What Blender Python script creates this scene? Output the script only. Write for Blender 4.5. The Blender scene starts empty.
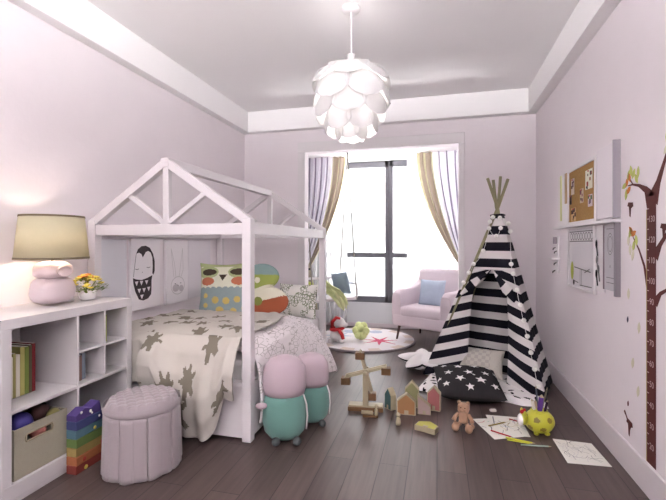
import bpy, bmesh, math, random
from mathutils import Matrix, Vector, Euler, noise
random.seed(7)
PI=math.pi
S=bpy.context.scene; COL=S.collection
sin,cos=math.sin,math.cos
# ---------------------------------------------------------------- materials
def lin(c): return tuple((x/12.92 if x<=.04045 else ((x+.055)/1.055)**2.4) for x in c)
def rgb(r,g,b): return lin((r/255,g/255,b/255))+(1,)
def mat(name,col,rough=.6,spec=.3,var=0,vs=8,bump=0,bs=60,metal=0,sheen=0,trans=0):
    m=bpy.data.materials.new(name); m.use_nodes=True; n=m.node_tree.nodes; l=m.node_tree.links
    b=n['Principled BSDF']; b.inputs['Base Color'].default_value=col
    b.inputs['Roughness'].default_value=rough; b.inputs['Specular IOR Level'].default_value=spec
    b.inputs['Metallic'].default_value=metal
    if sheen: b.inputs['Sheen Weight'].default_value=sheen
    tc=n.new('ShaderNodeTexCoord')
    if var:
        t=n.new('ShaderNodeTexNoise'); t.inputs['Scale'].default_value=vs; t.inputs['Detail'].default_value=2.5
        l.new(tc.outputs['Object'],t.inputs['Vector'])
        mx=n.new('ShaderNodeMix'); mx.data_type='RGBA'
        mx.inputs['A'].default_value=tuple(x*(1-var) for x in col[:3])+(1,)
        mx.inputs['B'].default_value=tuple(min(1,x*(1+var)) for x in col[:3])+(1,)
        l.new(t.outputs['Fac'],mx.inputs['Factor']); l.new(mx.outputs['Result'],b.inputs['Base Color'])
    if bump:
        t=n.new('ShaderNodeTexNoise'); t.inputs['Scale'].default_value=bs; t.inputs['Detail'].default_value=3
        l.new(tc.outputs['Object'],t.inputs['Vector'])
        bp=n.new('ShaderNodeBump'); bp.inputs['Strength'].default_value=bump; bp.inputs['Distance'].default_value=.01
        l.new(t.outputs['Fac'],bp.inputs['Height']); l.new(bp.outputs['Normal'],b.inputs['Normal'])
    if trans:
        out=n['Material Output']; tr=n.new('ShaderNodeBsdfTranslucent'); tr.inputs['Color'].default_value=col
        ms=n.new('ShaderNodeMixShader'); ms.inputs['Fac'].default_value=trans
        l.new(b.outputs[0],ms.inputs[1]); l.new(tr.outputs[0],ms.inputs[2]); l.new(ms.outputs[0],out.inputs['Surface'])
    return m
def nodes(m): return m.node_tree.nodes,m.node_tree.links,m.node_tree.nodes['Principled BSDF']

WALL=mat('wallpaper',rgb(233,225,229),.75,.2,var=.025,vs=5,bump=.12,bs=30)
CEIL=mat('ceiling_paint',rgb(246,243,244),.8,.15,var=.01,vs=3)
TRIM=mat('trim_paint',rgb(228,223,225),.5,.3,var=.01)
BASEB=mat('skirting_paint',rgb(214,206,210),.5,.3,var=.01)
SILL=mat('sill_paint',rgb(214,216,218),.5,.3,var=.01)
WHITEW=mat('white_lacquered_wood',rgb(216,210,213),.4,.35,var=.015,vs=6)
SHELFW=mat('white_shelf_board',rgb(204,199,201),.45,.35,var=.015,vs=6)
DARKF=mat('grey_window_metal',rgb(104,104,110),.45,.4,metal=.2)
ROPE=mat('rope',rgb(140,136,128),.9,bump=.5,bs=300)
PINK=mat('pink_upholstery',rgb(220,207,214),.9,.15,var=.03,vs=12,bump=.25,bs=260,sheen=.3)
WALNUT=mat('walnut_wood',rgb(82,56,52),.4,.4,var=.15,vs=20)
BLUEF=mat('blue_fabric',rgb(176,188,206),.85,.15,var=.05,vs=10,bump=.2,bs=250)
SLATE=mat('slate_blue_fabric',rgb(136,152,168),.85,.15,var=.08,vs=10,bump=.2,bs=250)
PURP=mat('dark_purple_fabric',rgb(70,68,92),.85,.15,var=.08)
LIME=mat('lime_fabric',rgb(212,216,164),.85,.15,var=.08,vs=14,bump=.4,bs=40)
POUF=mat('mauve_pouf_fabric',rgb(158,147,151),.9,.15,var=.03,vs=20,bump=.25,bs=300,sheen=.3)
LINEN=mat('linen_shade',rgb(208,202,178),.9,.1,var=.04,vs=60,bump=.3,bs=400,trans=.35)
LRIM=mat('dark_linen_trim',rgb(116,104,84),.8)
STONE=mat('pink_stoneware',rgb(200,184,188),.35,.5,var=.05,vs=9,bump=.25,bs=14)
STONEL=mat('pale_pink_stoneware',rgb(224,204,208),.35,.5,var=.03)
BEIGE=mat('beige_felt',rgb(164,158,142),.95,.1,var=.05,vs=40,bump=.3,bs=200)
PWHITE=mat('white_porcelain',rgb(238,234,234),.25,.5)
POLE=mat('bamboo_pole',rgb(142,136,106),.6,.3,var=.15,vs=25)
BLACK=mat('black_felt',rgb(28,26,32),.9,.1,var=.1)
CHAR=mat('charcoal_fabric',rgb(50,48,50),.9,.1,var=.1,vs=20,bump=.2,bs=250)
WHITEF=mat('white_fabric',rgb(230,226,226),.9,.1,var=.03,vs=10,bump=.2,bs=200)
CREAM=mat('cream_cotton',rgb(190,184,177),.9,.1,var=.04,vs=8,bump=.2,bs=160)
BEARG=mat('olive_grey_print',rgb(122,115,104),.9,.1,var=.06,vs=12)
WOOD=mat('pale_beech_wood',rgb(168,157,132),.5,.3,var=.1,vs=16)
WOODD=mat('brown_stained_wood',rgb(110,80,54),.55,.3,var=.15,vs=16)
BWOOD=mat('pinkish_beech_wood',rgb(176,140,116),.45,.3,var=.1,vs=16)
PAPER=mat('paper',rgb(226,224,216),.8,.2,var=.02)
INK=mat('grey_ink',rgb(120,118,118),.8)
DINK=mat('charcoal_print',rgb(62,54,58),.8)
LINK=mat('light_grey_print',rgb(200,196,198),.8)
YEL=mat('yellow_glaze',rgb(188,186,58),.35,.5,var=.05)
YBR=mat('olive_brown_glaze',rgb(128,112,40),.4,.5)
REDP=mat('red_paint',rgb(184,40,44),.5)
TEAL=mat('teal_velvet',rgb(106,146,138),.9,.1,var=.06,vs=8,bump=.15,bs=200,sheen=.2)
PLILAC=mat('lilac_pink_velvet',rgb(184,166,174),.9,.1,var=.05,vs=8,bump=.15,bs=200,sheen=.2)
DGREY=mat('dark_grey_rubber',rgb(78,82,84),.7)
CORK=mat('cork',rgb(168,132,84),.9,.1,var=.2,vs=70,bump=.3,bs=150)
BROWND=mat('maroon_decal',rgb(92,46,44),.7,.2,var=.06)
LEAFD=mat('lime_decal',rgb(186,192,108),.7)
PALED=mat('pale_decal',rgb(214,208,186),.7)
ORANGED=mat('orange_decal',rgb(206,124,56),.7)
GRN=mat('leaf_green',rgb(120,140,62),.6,var=.15,vs=40)
YPET=mat('yellow_petal',rgb(226,206,96),.7,var=.15,vs=60)
OF=mat('orange_petal',rgb(226,150,80),.7,var=.15,vs=60)
PETAL=mat('white_lamp_petal',rgb(236,234,234),.5,.3,trans=.12)
def cm(name,r,g,b,rough=.7): return mat(name,rgb(r,g,b),rough,.25,var=.05,vs=15)

def glass():
    m=bpy.data.materials.new('window_glass'); m.use_nodes=True; n=m.node_tree.nodes; l=m.node_tree.links; n.clear()
    o=n.new('ShaderNodeOutputMaterial'); t=n.new('ShaderNodeBsdfTransparent'); g=n.new('ShaderNodeBsdfGlossy'); g.inputs['Roughness'].default_value=.02
    x=n.new('ShaderNodeMixShader'); x.inputs[0].default_value=.05
    l.new(t.outputs[0],x.inputs[1]); l.new(g.outputs[0],x.inputs[2]); l.new(x.outputs[0],o.inputs[0]); return m
GLASS=glass()
def sheer():
    m=bpy.data.materials.new('sheer_voile'); m.use_nodes=True; n=m.node_tree.nodes; l=m.node_tree.links; n.clear()
    o=n.new('ShaderNodeOutputMaterial'); t=n.new('ShaderNodeBsdfTransparent'); d=n.new('ShaderNodeBsdfDiffuse'); d.inputs[0].default_value=(.85,.84,.85,1)
    tl=n.new('ShaderNodeBsdfTranslucent'); tl.inputs[0].default_value=(.85,.84,.86,1)
    a=n.new('ShaderNodeMixShader'); a.inputs[0].default_value=.6; x=n.new('ShaderNodeMixShader'); x.inputs[0].default_value=.5
    l.new(d.outputs[0],a.inputs[1]); l.new(tl.outputs[0],a.inputs[2]); l.new(t.outputs[0],x.inputs[1]); l.new(a.outputs[0],x.inputs[2]); l.new(x.outputs[0],o.inputs[0]); return m
SHEER=sheer()
def floor_mat():
    m=mat('dark_plank_floor',(.1,.08,.08,1),.36,.4); n,l,b=nodes(m)
    tc=n.new('ShaderNodeTexCoord'); sp=n.new('ShaderNodeSeparateXYZ'); cb=n.new('ShaderNodeCombineXYZ')
    l.new(tc.outputs['Object'],sp.inputs[0])
    ax=n.new('ShaderNodeMath'); ax.operation='ADD'; ax.inputs[1].default_value=.161+.156*20
    ay=n.new('ShaderNodeMath'); ay.operation='ADD'; ay.inputs[1].default_value=5.2
    l.new(sp.outputs['X'],ax.inputs[0]); l.new(sp.outputs['Y'],ay.inputs[0]); l.new(ay.outputs[0],cb.inputs['X']); l.new(ax.outputs[0],cb.inputs['Y'])
    br=n.new('ShaderNodeTexBrick'); l.new(cb.outputs[0],br.inputs['Vector'])
    br.inputs['Scale'].default_value=1; br.inputs['Brick Width'].default_value=1.25; br.inputs['Row Height'].default_value=.156
    br.inputs['Mortar Size'].default_value=.0022; br.inputs['Mortar Smooth'].default_value=.3; br.offset=.37
    br.inputs['Color1'].default_value=rgb(80,67,65); br.inputs['Color2'].default_value=rgb(94,80,77); br.inputs['Mortar'].default_value=rgb(40,32,32)
    no=n.new('ShaderNodeTexNoise'); mp=n.new('ShaderNodeMapping'); mp.inputs['Scale'].default_value=(26,1.6,1)
    l.new(tc.outputs['Object'],mp.inputs[0]); l.new(mp.outputs[0],no.inputs['Vector']); no.inputs['Detail'].default_value=6; no.inputs['Scale'].default_value=1.5
    mx=n.new('ShaderNodeMix'); mx.data_type='RGBA'; mx.blend_type='MULTIPLY'; mx.inputs['Factor'].default_value=.75
    rp=n.new('ShaderNodeValToRGB'); rp.color_ramp.elements[0].position=.3; rp.color_ramp.elements[0].color=(.62,.6,.6,1); rp.color_ramp.elements[1].position=.75; rp.color_ramp.elements[1].color=(1.12,1.1,1.1,1)
    l.new(no.outputs['Fac'],rp.inputs[0]); l.new(br.outputs['Color'],mx.inputs['A']); l.new(rp.outputs[0],mx.inputs['B']); l.new(mx.outputs['Result'],b.inputs['Base Color'])
    bp=n.new('ShaderNodeBump'); bp.inputs['Strength'].default_value=.25; bp.inputs['Distance'].default_value=.004; bp.invert=True
    l.new(br.outputs['Fac'],bp.inputs['Height']); l.new(bp.outputs[0],b.inputs['Normal'])
    return m
def ramp_uv(name,stops,axis='X',rough=.85,per=None,interp='CONSTANT',trans=0,base=(.5,.5,.5,1)):
    m=mat(name,base,rough,.15,trans=trans); n,l,b=nodes(m); tc=n.new('ShaderNodeTexCoord'); sp=n.new('ShaderNodeSeparateXYZ')
    l.new(tc.outputs['UV'],sp.inputs[0]); src=sp.outputs[axis]
    if per:
        d=n.new('ShaderNodeMath'); d.operation='DIVIDE'; d.inputs[1].default_value=per; l.new(src,d.inputs[0])
        f=n.new('ShaderNodeMath'); f.operation='FRACT'; l.new(d.outputs[0],f.inputs[0]); src=f.outputs[0]
    r=n.new('ShaderNodeValToRGB'); r.color_ramp.interpolation=interp; e=r.color_ramp.elements
    e[0].position=stops[0][0]; e[0].color=stops[0][1]; e[1].position=stops[1][0]; e[1].color=stops[1][1]
    for p,c in stops[2:]:
        q=e.new(p); q.color=c
    l.new(src,r.inputs[0]); l.new(r.outputs[0],b.inputs['Base Color'])
    for k in n:
        if k.type=='BSDF_TRANSLUCENT': l.new(r.outputs[0],k.inputs['Color'])
    return m
STRIPE=ramp_uv('black_white_stripes',[(0,rgb(26,24,34)),(.53,rgb(222,216,216))],'Y',per=.145)
w_=rgb(226,223,230); dk=rgb(140,132,148)
CURT=ramp_uv('striped_curtain',[(0,rgb(196,190,160)),(.05,rgb(160,146,134)),(.13,rgb(198,194,162)),(.17,rgb(160,146,134)),(.27,rgb(200,197,166)),(.31,w_),(.41,dk),(.44,w_),(.55,dk),(.58,w_),(.70,dk),(.73,w_),(.85,dk),(.88,w_)],'X',trans=.25)
def line_print(name,base,ink,scale=16,w=.06):
    m=mat(name,base,.9,.1); n,l,b=nodes(m); tc=n.new('ShaderNodeTexCoord'); mp=n.new('ShaderNodeMapping'); mp.inputs['Scale'].default_value=(1,.45,1)
    v=n.new('ShaderNodeTexVoronoi'); v.feature='DISTANCE_TO_EDGE'; v.inputs['Scale'].default_value=scale
    l.new(tc.outputs['Object'],mp.inputs[0]); l.new(mp.outputs[0],v.inputs['Vector'])
    no=n.new('ShaderNodeTexNoise'); no.inputs['Scale'].default_value=9; l.new(tc.outputs['Object'],no.inputs['Vector'])
    ls=n.new('ShaderNodeMath'); ls.operation='LESS_THAN'; ls.inputs[1].default_value=w; l.new(v.outputs['Distance'],ls.inputs[0])
    g=n.new('ShaderNodeMath'); g.operation='GREATER_THAN'; g.inputs[1].default_value=.47; l.new(no.outputs['Fac'],g.inputs[0])
    mu=n.new('ShaderNodeMath'); mu.operation='MULTIPLY'; l.new(ls.outputs[0],mu.inputs[0]); l.new(g.outputs[0],mu.inputs[1])
    mx=n.new('ShaderNodeMix'); mx.data_type='RGBA'; mx.inputs['A'].default_value=base; mx.inputs['B'].default_value=ink
    l.new(mu.outputs[0],mx.inputs['Factor']); l.new(mx.outputs['Result'],b.inputs['Base Color']); return m
DUVET=line_print('leaf_line_print',rgb(232,224,226),rgb(178,170,168),32,.04)
LEAFP=line_print('leaf_sprig_print',rgb(226,222,218),rgb(128,136,112),44,.10)
# ---------------------------------------------------------------- mesh builder
class MB:
    def __init__(s,T=None): s.v=[];s.f=[];s.mi=[];s.u=[];s.T=T or Matrix(); s.k=0
    def av(s,p,uv=(0,0)): s.v.append(tuple(s.T@Vector(p))); s.u.append(uv); return len(s.v)-1
    def af(s,ix,m=0): s.f.append(tuple(ix)); s.mi.append(m)
    def box(s,x0,x1,y0,y1,z0,z1,m=0,R=None):
        c=Vector(((x0+x1)/2,(y0+y1)/2,(z0+z1)/2)); i=[]
        for z in (z0,z1):
            for x,y in ((x0,y0),(x1,y0),(x1,y1),(x0,y1)):
                p=Vector((x,y,z))
                if R: p=c+R@(p-c)
                i.append(s.av(p))
        for q in ((3,2,1,0),(4,5,6,7),(0,1,5,4),(1,2,6,5),(2,3,7,6),(3,0,4,7)): s.af([i[k] for k in q],m)
        return s
    def bar(s,a,b,w,h,up=(0,0,1),m=0):
        a,b=Vector(a),Vector(b); d=(b-a).normalized(); u=Vector(up); r=d.cross(u).normalized(); u=r.cross(d); i=[]
        for p in (a,b):
            for x,y in ((-1,-1),(1,-1),(1,1),(-1,1)): i.append(s.av(p+r*x*w/2+u*y*h/2))
        for q in ((0,1,2,3),(7,6,5,4),(0,4,5,1),(1,5,6,2),(2,6,7,3),(3,7,4,0)): s.af([i[k] for k in q],m)
        return s
    def tube(s,pts,r,n=8,m=0):
        pts=[Vector(p) for p in pts]; N=len(pts); rs=r if isinstance(r,(list,tuple)) else [r]*N; rings=[]; u=None
        for k,p in enumerate(pts):
            d=(pts[min(k+1,N-1)]-pts[max(k-1,0)]).normalized()
            if u is None: u=d.orthogonal().normalized()
            u=(u-d*u.dot(d)).normalized(); w=d.cross(u)
            rings.append([s.av(p+(u*cos(2*PI*j/n)+w*sin(2*PI*j/n))*rs[k]) for j in range(n)])
        for k in range(N-1):
            for j in range(n): s.af((rings[k][j],rings[k][(j+1)%n],rings[k+1][(j+1)%n],rings[k+1][j]),m)
        s.af(rings[0][::-1],m); s.af(rings[-1],m); return s
    def lathe(s,prof,n=32,c=(0,0,0),m=0,sx=1,sy=1,cap=True):
        rings=[[s.av((c[0]+r*cos(2*PI*j/n)*sx,c[1]+r*sin(2*PI*j/n)*sy,c[2]+z)) for j in range(n)] for r,z in prof]
        for k in range(len(prof)-1):
            for j in range(n): s.af((rings[k][j],rings[k][(j+1)%n],rings[k+1][(j+1)%n],rings[k+1][j]),m)
        if cap: s.af(rings[0][::-1],m); s.af(rings[-1],m)
        return s
    def prism(s,poly,d0,d1,fn,m=0,mside=None):
        a=[s.av(fn(x,y,d0)) for x,y in poly]; b=[s.av(fn(x,y,d1)) for x,y in poly]; n=len(poly)
        s.af(a[::-1],m); s.af(b,m)
        for j in range(n): s.af((a[j],a[(j+1)%n],b[(j+1)%n],b[j]),m if mside is None else mside)
        return s
    def grid(s,fn,nu,nv,uvf=None,mf=None,cu=False,cv=False,m=0):
        I=[]
        for a in range(nu+(0 if cu else 1)):
            row=[]
            for b in range(nv+(0 if cv else 1)):
                u,v=a/nu,b/nv; row.append(s.av(fn(u,v),uvf(u,v) if uvf else (u,v)))
            I.append(row)
        for a in range(nu):
            for b in range(nv):
                q=(I[a][b],I[(a+1)%len(I)][b],I[(a+1)%len(I)][(b+1)%len(I[0])],I[a][(b+1)%len(I[0])])
                s.af(q,mf((a+.5)/nu,(b+.5)/nv) if mf else m)
        return s
    def ball(s,c,r,n=16,m=0,R=None,mf=None):
        if not isinstance(r,(tuple,list)): r=(r,r,r)
        c=Vector(c); nr=n//2; rings=[]
        def P(th,ph):
            p=Vector((r[0]*sin(th)*cos(ph),r[1]*sin(th)*sin(ph),r[2]*cos(th)))
            if R: p=R@p
            return c+p
        top=s.av(P(0,0)); bot=s.av(P(PI,0))
        for a in range(1,nr): rings.append([s.av(P(PI*a/nr,2*PI*j/n)) for j in range(n)])
        g=lambda a,j: mf(PI*a/nr,2*PI*j/n) if mf else m
        for j in range(n):
            s.af((top,rings[0][j],rings[0][(j+1)%n]),g(.5,j+.5)); s.af((bot,rings[-1][(j+1)%n],rings[-1][j]),g(nr-.5,j+.5))
        for a in range(nr-2):
            for j in range(n): s.af((rings[a][j],rings[a+1][j],rings[a+1][(j+1)%n],rings[a][(j+1)%n]),g(a+1.5,j+.5))
        return s
    def poly(s,pts,m=0): s.af([s.av(p) for p in pts],m); return s
    def build(s,name,mats,parent=None,loc=(0,0,0),rot=(0,0,0),bevel=0,seg=2,smooth=False,sub=0,solid=0,label=None):
        me=bpy.data.meshes.new(name); me.from_pydata(s.v,[],s.f); mats=mats if isinstance(mats,list) else [mats]
        for x in mats: me.materials.append(x)
        me.polygons.foreach_set('material_index',s.mi)
        uv=me.uv_layers.new(name='UVMap'); vi=[0]*len(me.loops); me.loops.foreach_get('vertex_index',vi)
        flat=[]
        for k in vi: flat+=s.u[k]
        uv.data.foreach_set('uv',flat)
        me.polygons.foreach_set('use_smooth',[smooth]*len(me.polygons)); me.update()
        bm=bmesh.new(); bm.from_mesh(me); bmesh.ops.recalc_face_normals(bm,faces=bm.faces); bm.to_mesh(me); bm.free()
        o=bpy.data.objects.new(name,me); COL.objects.link(o); o.location=loc; o.rotation_euler=rot
        if parent: o.parent=parent
        if solid: q=o.modifiers.new('solid','SOLIDIFY'); q.thickness=solid; q.offset=0
        if bevel: q=o.modifiers.new('bevel','BEVEL'); q.width=bevel; q.segments=seg; q.limit_method='ANGLE'
        if sub: q=o.modifiers.new('sub','SUBSURF'); q.levels=sub; q.render_levels=sub
        if label: o['label']=label
        return o
def thing(name,label,cat,loc=(0,0,0),rz=0,group=None):
    o=bpy.data.objects.new(name,None); COL.objects.link(o); o.location=loc; o.rotation_euler=(0,0,rz); o.empty_display_size=.1
    o['label']=label; o['category']=cat
    if group:o['group']=group
    return o
def tag(o,label,cat,group=None,kind=None):
    o['label']=label; o['category']=cat
    if group:o['group']=group
    if kind:o['kind']=kind
    return o
def struct(o): o['kind']='structure'; return o
def sbox(name,m,*a,bevel=0): return struct(MB().box(*a).build(name,m,bevel=bevel))
def hexa(s,pts,m=0):
    i=[s.av(p) for p in pts]
    for q in ((3,2,1,0),(4,5,6,7),(0,1,5,4),(1,2,6,5),(2,3,7,6),(3,0,4,7)): s.af([i[k] for k in q],m)
def strokes(mb,fn,segs,w,m):   # flat thin strokes drawn on a plane; fn(x,y)->3d
    for a,b in segs:
        dx,dy=b[0]-a[0],b[1]-a[1]; L=math.hypot(dx,dy) or 1; nx,ny=-dy/L*w/2,dx/L*w/2
        mb.poly([fn(a[0]+nx,a[1]+ny),fn(a[0]-nx,a[1]-ny),fn(b[0]-nx,b[1]-ny),fn(b[0]+nx,b[1]+ny)],m)
def inpoly(x,y,P):
    c=False; n=len(P)
    for i in range(n):
        x1,y1=P[i]; x2,y2=P[i-1]
        if (y1>y)!=(y2>y) and x<(x2-x1)*(y-y1)/(y2-y1)+x1: c=not c
    return c
def star(cx,cy,R,r,a=0,n=5): return [(cx+(R if k%2==0 else r)*cos(a+PI*k/n),cy+(R if k%2==0 else r)*sin(a+PI*k/n)) for k in range(2*n)]
def ell(cx,cy,rx,ry,n=20,a0=0,a1=2*PI): return [(cx+rx*cos(a0+(a1-a0)*k/n),cy+ry*sin(a0+(a1-a0)*k/n)) for k in range(n)]
def pillow(w,h,t,n=60,mf=None,ear=.06,pw=2.4):   # stands upright in XZ, faces -Y
    mb=MB()
    def sh(u,v,sg):
        x,z=2*u-1,2*v-1; e=1-ear*(1-abs(x)**2)*abs(z)**3; e2=1-ear*(1-abs(z)**2)*abs(x)**3
        th=max(0,(1-abs(x)**pw)*(1-abs(z)**pw))**.55
        wr=.004*noise.noise(Vector((x*3,z*3,sg*2)))*(th>0)
        return (x*w/2*e2,sg*(th*t/2+wr*th),z*h/2*e)
    mb.grid(lambda u,v:sh(u,v,-1),n,n,mf=mf); mb.grid(lambda u,v:sh(u,v,1),n//2,n//2); return mb
# ---------------------------------------------------------------- the setting
XL,XR,YB,YF,HC=-2.35,1.0,4.72,-1.2,2.85
sbox('floor',floor_mat(),XL-.15,XR+.15,YF-.15,6.2,-.08,0)
sbox('ceiling',CEIL,XL-.15,XR+.15,YF-.15,YB+.12,HC,HC+.1)
sbox('wall_left',WALL,XL-.15,XL,YF,YB,0,HC)
mb=MB(); mb.box(XR,XR+.15,.1,YB,0,HC); mb.box(XR,XR+.15,YF,-1.0,0,HC); mb.box(XR,XR+.15,-1.0,.1,0,1.65); mb.box(XR,XR+.15,-1.0,.1,2.58,HC)  # opening added out of view to let fill light into the room
struct(mb.build('wall_right',WALL))
mb=MB(); mb.box(XR+.03,XR+.09,-1.0,.1,1.65,1.71); mb.box(XR+.03,XR+.09,-1.0,.1,2.52,2.58)
for q in (-1.0,-.48,.04): mb.box(XR+.03,XR+.09,q,q+.06,1.71,2.52)
struct(mb.build('added_light_window',mat('added_window_metal',rgb(104,104,110),.45,.4)))  # unseen window frame, added for the fill-light opening
mb=MB(); mb.box(XL-.15,-1.55,YB,YB+.12,0,HC); mb.box(.22,XR+.15,YB,YB+.12,0,HC); mb.box(-1.55,.22,YB,YB+.12,2.33,HC)
struct(mb.build('wall_back',WALL))
mb=MB(); mb.box(XL-.15,-2.1,YF-.15,YF,0,HC); mb.box(.75,XR+.15,YF-.15,YF,0,HC); mb.box(-2.1,.75,YF-.15,YF,0,1.9); mb.box(-2.1,.75,YF-.15,YF,2.65,HC)  # high opening added behind the camera to throw light on the ceiling
struct(mb.build('wall_front',WALL))
# boxed cornice
mb=MB(); mb.box(XL,XL+.09,YF,YB,2.6,HC); struct(mb.build('trim_1',CEIL,bevel=.004))
mb=MB(); mb.box(XR-.09,XR,YF,YB,2.6,HC); struct(mb.build('trim_2',CEIL,bevel=.004))
mb=MB(); mb.box(XL+.09,XR-.09,YB-.09,YB,2.6,HC); struct(mb.build('trim_3',CEIL,bevel=.004))
# casing round the bay opening
mb=MB(); mb.box(-1.64,-1.55,YB-.025,YB,0,2.33); mb.box(.22,.28,YB-.025,YB,0,2.33); mb.box(-1.64,.28,YB-.03,YB,2.33,2.45)
struct(mb.build('trim_4',TRIM,bevel=.004))
# bay
BY=6.05
sbox('wall_bay_left',WALL,-2.22,-2.1,YB+.12,BY+.15,0,2.5)
sbox('wall_bay_right',WALL,.85,.97,YB+.12,BY+.15,0,2.5)
struct(MB().box(-2.22,.97,YB+.12,BY+.15,2.5,2.6).build('ceiling_bay',CEIL))
WX0,WX1,WZ0,WZ1=-1.72,.62,.36,2.46
mb=MB(); mb.box(-2.1,.85,BY,BY+.15,0,WZ0); mb.box(-2.1,WX0,BY,BY+.15,WZ0,2.5); mb.box(WX1,.85,BY,BY+.15,WZ0,2.5); mb.box(WX0,WX1,BY,BY+.15,WZ1,2.5)
struct(mb.build('wall_bay_back',SILL))
struct(MB().box(-2.1,.85,BY-.015,BY,0,.06).build('baseboard_bay',BASEB,bevel=.003))
struct(MB().box(XR-.014,XR,YF,YB,0,.155).build('baseboard_right',BASEB,bevel=.003))
struct(MB().box(XL,XL+.014,YF,YB,0,.10).build('baseboard_left',BASEB,bevel=.003))
mb=MB(); mb.box(XL+.014,-1.64,YB-.014,YB,0,.10); mb.box(.28,XR-.014,YB-.014,YB,0,.10); struct(mb.build('baseboard_back',BASEB,bevel=.003))
# window
mb=MB(); F0,F1=BY+.03,BY+.10
mb.box(WX0,WX1,F0,F1,WZ0,WZ0+.09); mb.box(WX0,WX1,F0,F1,WZ1-.09,WZ1); mb.box(WX0,WX0+.06,F0,F1,WZ0,WZ1); mb.box(WX1-.06,WX1,F0,F1,WZ0,WZ1)
mb.box(-.76,-.71,F0,F1,WZ0,WZ1); mb.box(-.695,-.645,F0,F1,WZ0,WZ1); mb.box(-.715,-.69,F0+.02,F1,WZ0,WZ1)
mb.box(WX0,WX1,F0+.005,F1,1.03,1.10)
mb.box(WX0,WX1,F0-.006,F1,1.055,1.065)
win=struct(mb.build('window_1',DARKF,bevel=.003))
for x0,x1 in ((WX0+.06,-.76),(-.645,WX1-.06)):
    for z0,z1 in ((WZ0+.09,1.03),(1.10,WZ1-.09)):
        MB().box(x0,x1,BY+.06,BY+.066,z0,z1).build('window_pane',GLASS,parent=win)
# outside, far below and away
OUT=[mat('haze_pale_facade_%d'%k,rgb(*c),.9,.1,var=.1,vs=.05) for k,c in enumerate([(172,174,178),(182,184,188),(164,168,170)])]  # distance haze is put into these pale colours
def facade(k):
    m=OUT[k]; return m
struct(MB().box(-900,900,55,1500,-46,-45).build('ground',mat('haze_pale_ground',rgb(160,164,160),.95,.05,var=.2,vs=.02)))  # ground colour paled to stand in for haze
bl=[(-44,150,9,30,0),(-30,170,10,41,1),(-17,160,8,36,2),(-64,190,14,52,1),(-50,240,12,62,2),(-8,190,10,49,0),(2,210,12,44,1),(-85,220,12,58,0),(14,180,9,47,2),(-33,120,8,24,0),(-14,110,9,22,1),(-2,130,8,29,2)]
lab=['left of the mullion, low pale block in the middle distance','pale block left of the mullion with a stepped top','block directly behind the window mullion','far left pale tower','tallest tower in the left pane','tower right of the mullion','block in the right pane','left edge tower behind the voile','rightmost tower behind the voile','nearest low block below the transom','low block by the mullion foot','low block in the lower right pane']
for k,(x,y,w,h,c) in enumerate(bl):
    b=thing('distant_building','hazy distant building, '+lab[k],'building',(x,y,-45),group='hazy city buildings outside the window')
    MB().box(-w/2,w/2,-w/2,w/2,0,h).build('facade',OUT[c],parent=b)
    mb=MB(); mb.box(-w/3,w/4,-w/3,w/3,h,h+2.2); mb.build('rooftop',OUT[(c+1)%3],parent=b)
# ---------------------------------------------------------------- curtains
def curtain(name,label,xin,zt,xout,tie,zbot,xb0,xb1,y):
    t=thing(name,label,'curtain',(0,y,0))
    def edge(z):
        tx,tz=tie
        if z>=tz:
            f=(zt-z)/(zt-tz); return xin+(tx-xin)*(f**1.8)
        f=(tz-z)/(tz-zbot); return tx+(xb0-tx)*f**.7
    def outr(z):
        tx,tz=tie; s=1 if xout>xin else -1
        if z>=tz: f=(zt-z)/(zt-tz); return xout+(tx+s*.13-xout)*(f**3)
        f=(tz-z)/(tz-zbot); return tx+s*.13+(xb1-tx-s*.13)*f**.7
    def fn(u,v):
        z=zbot+(zt-zbot)*v; a,b=edge(z),outr(z); w=abs(b-a)
        return (a+(b-a)*u+.006*sin(u*40+z*2),(.030*min(1,w/.4)+.012)*sin(u*2*PI*6.5+.4*sin(z*3)),z)
    MB().grid(fn,120,50).build('panel',CURT,parent=t,smooth=True)
    tx,tz=tie; s=1 if xout>xin else -1
    MB().box(tx-.01 if s>0 else tx-.14,tx+.14 if s>0 else tx+.01,-.05,.05,tz-.022,tz+.012).build('tieback',BLACK,parent=t,bevel=.012)
    return t
curtain('curtain','striped lilac curtain with taupe edge swept back at left of the bay window',-1.30,2.5,-1.93,(-1.86,.86),.02,-1.70,-2.02,5.84)
curtain('curtain','striped lilac curtain with taupe edge swept back behind the pink armchair',-.29,2.5,.42,(.27,.95),.02,.30,.52,5.84)
def voile(x0,x1,label):
    def fn(u,v): return (x0+(x1-x0)*u,5.955+.014*sin(u*abs(x1-x0)*95),.05+2.44*v)
    tag(MB().grid(fn,150,6).build('sheer_curtain',SHEER,smooth=True),label,'curtain')
voile(-1.95,-1.30,'white sheer voile hanging behind the left striped curtain and swing')
voile(-.43,.45,'white sheer voile hanging behind the right striped curtain and armchair')
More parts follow.
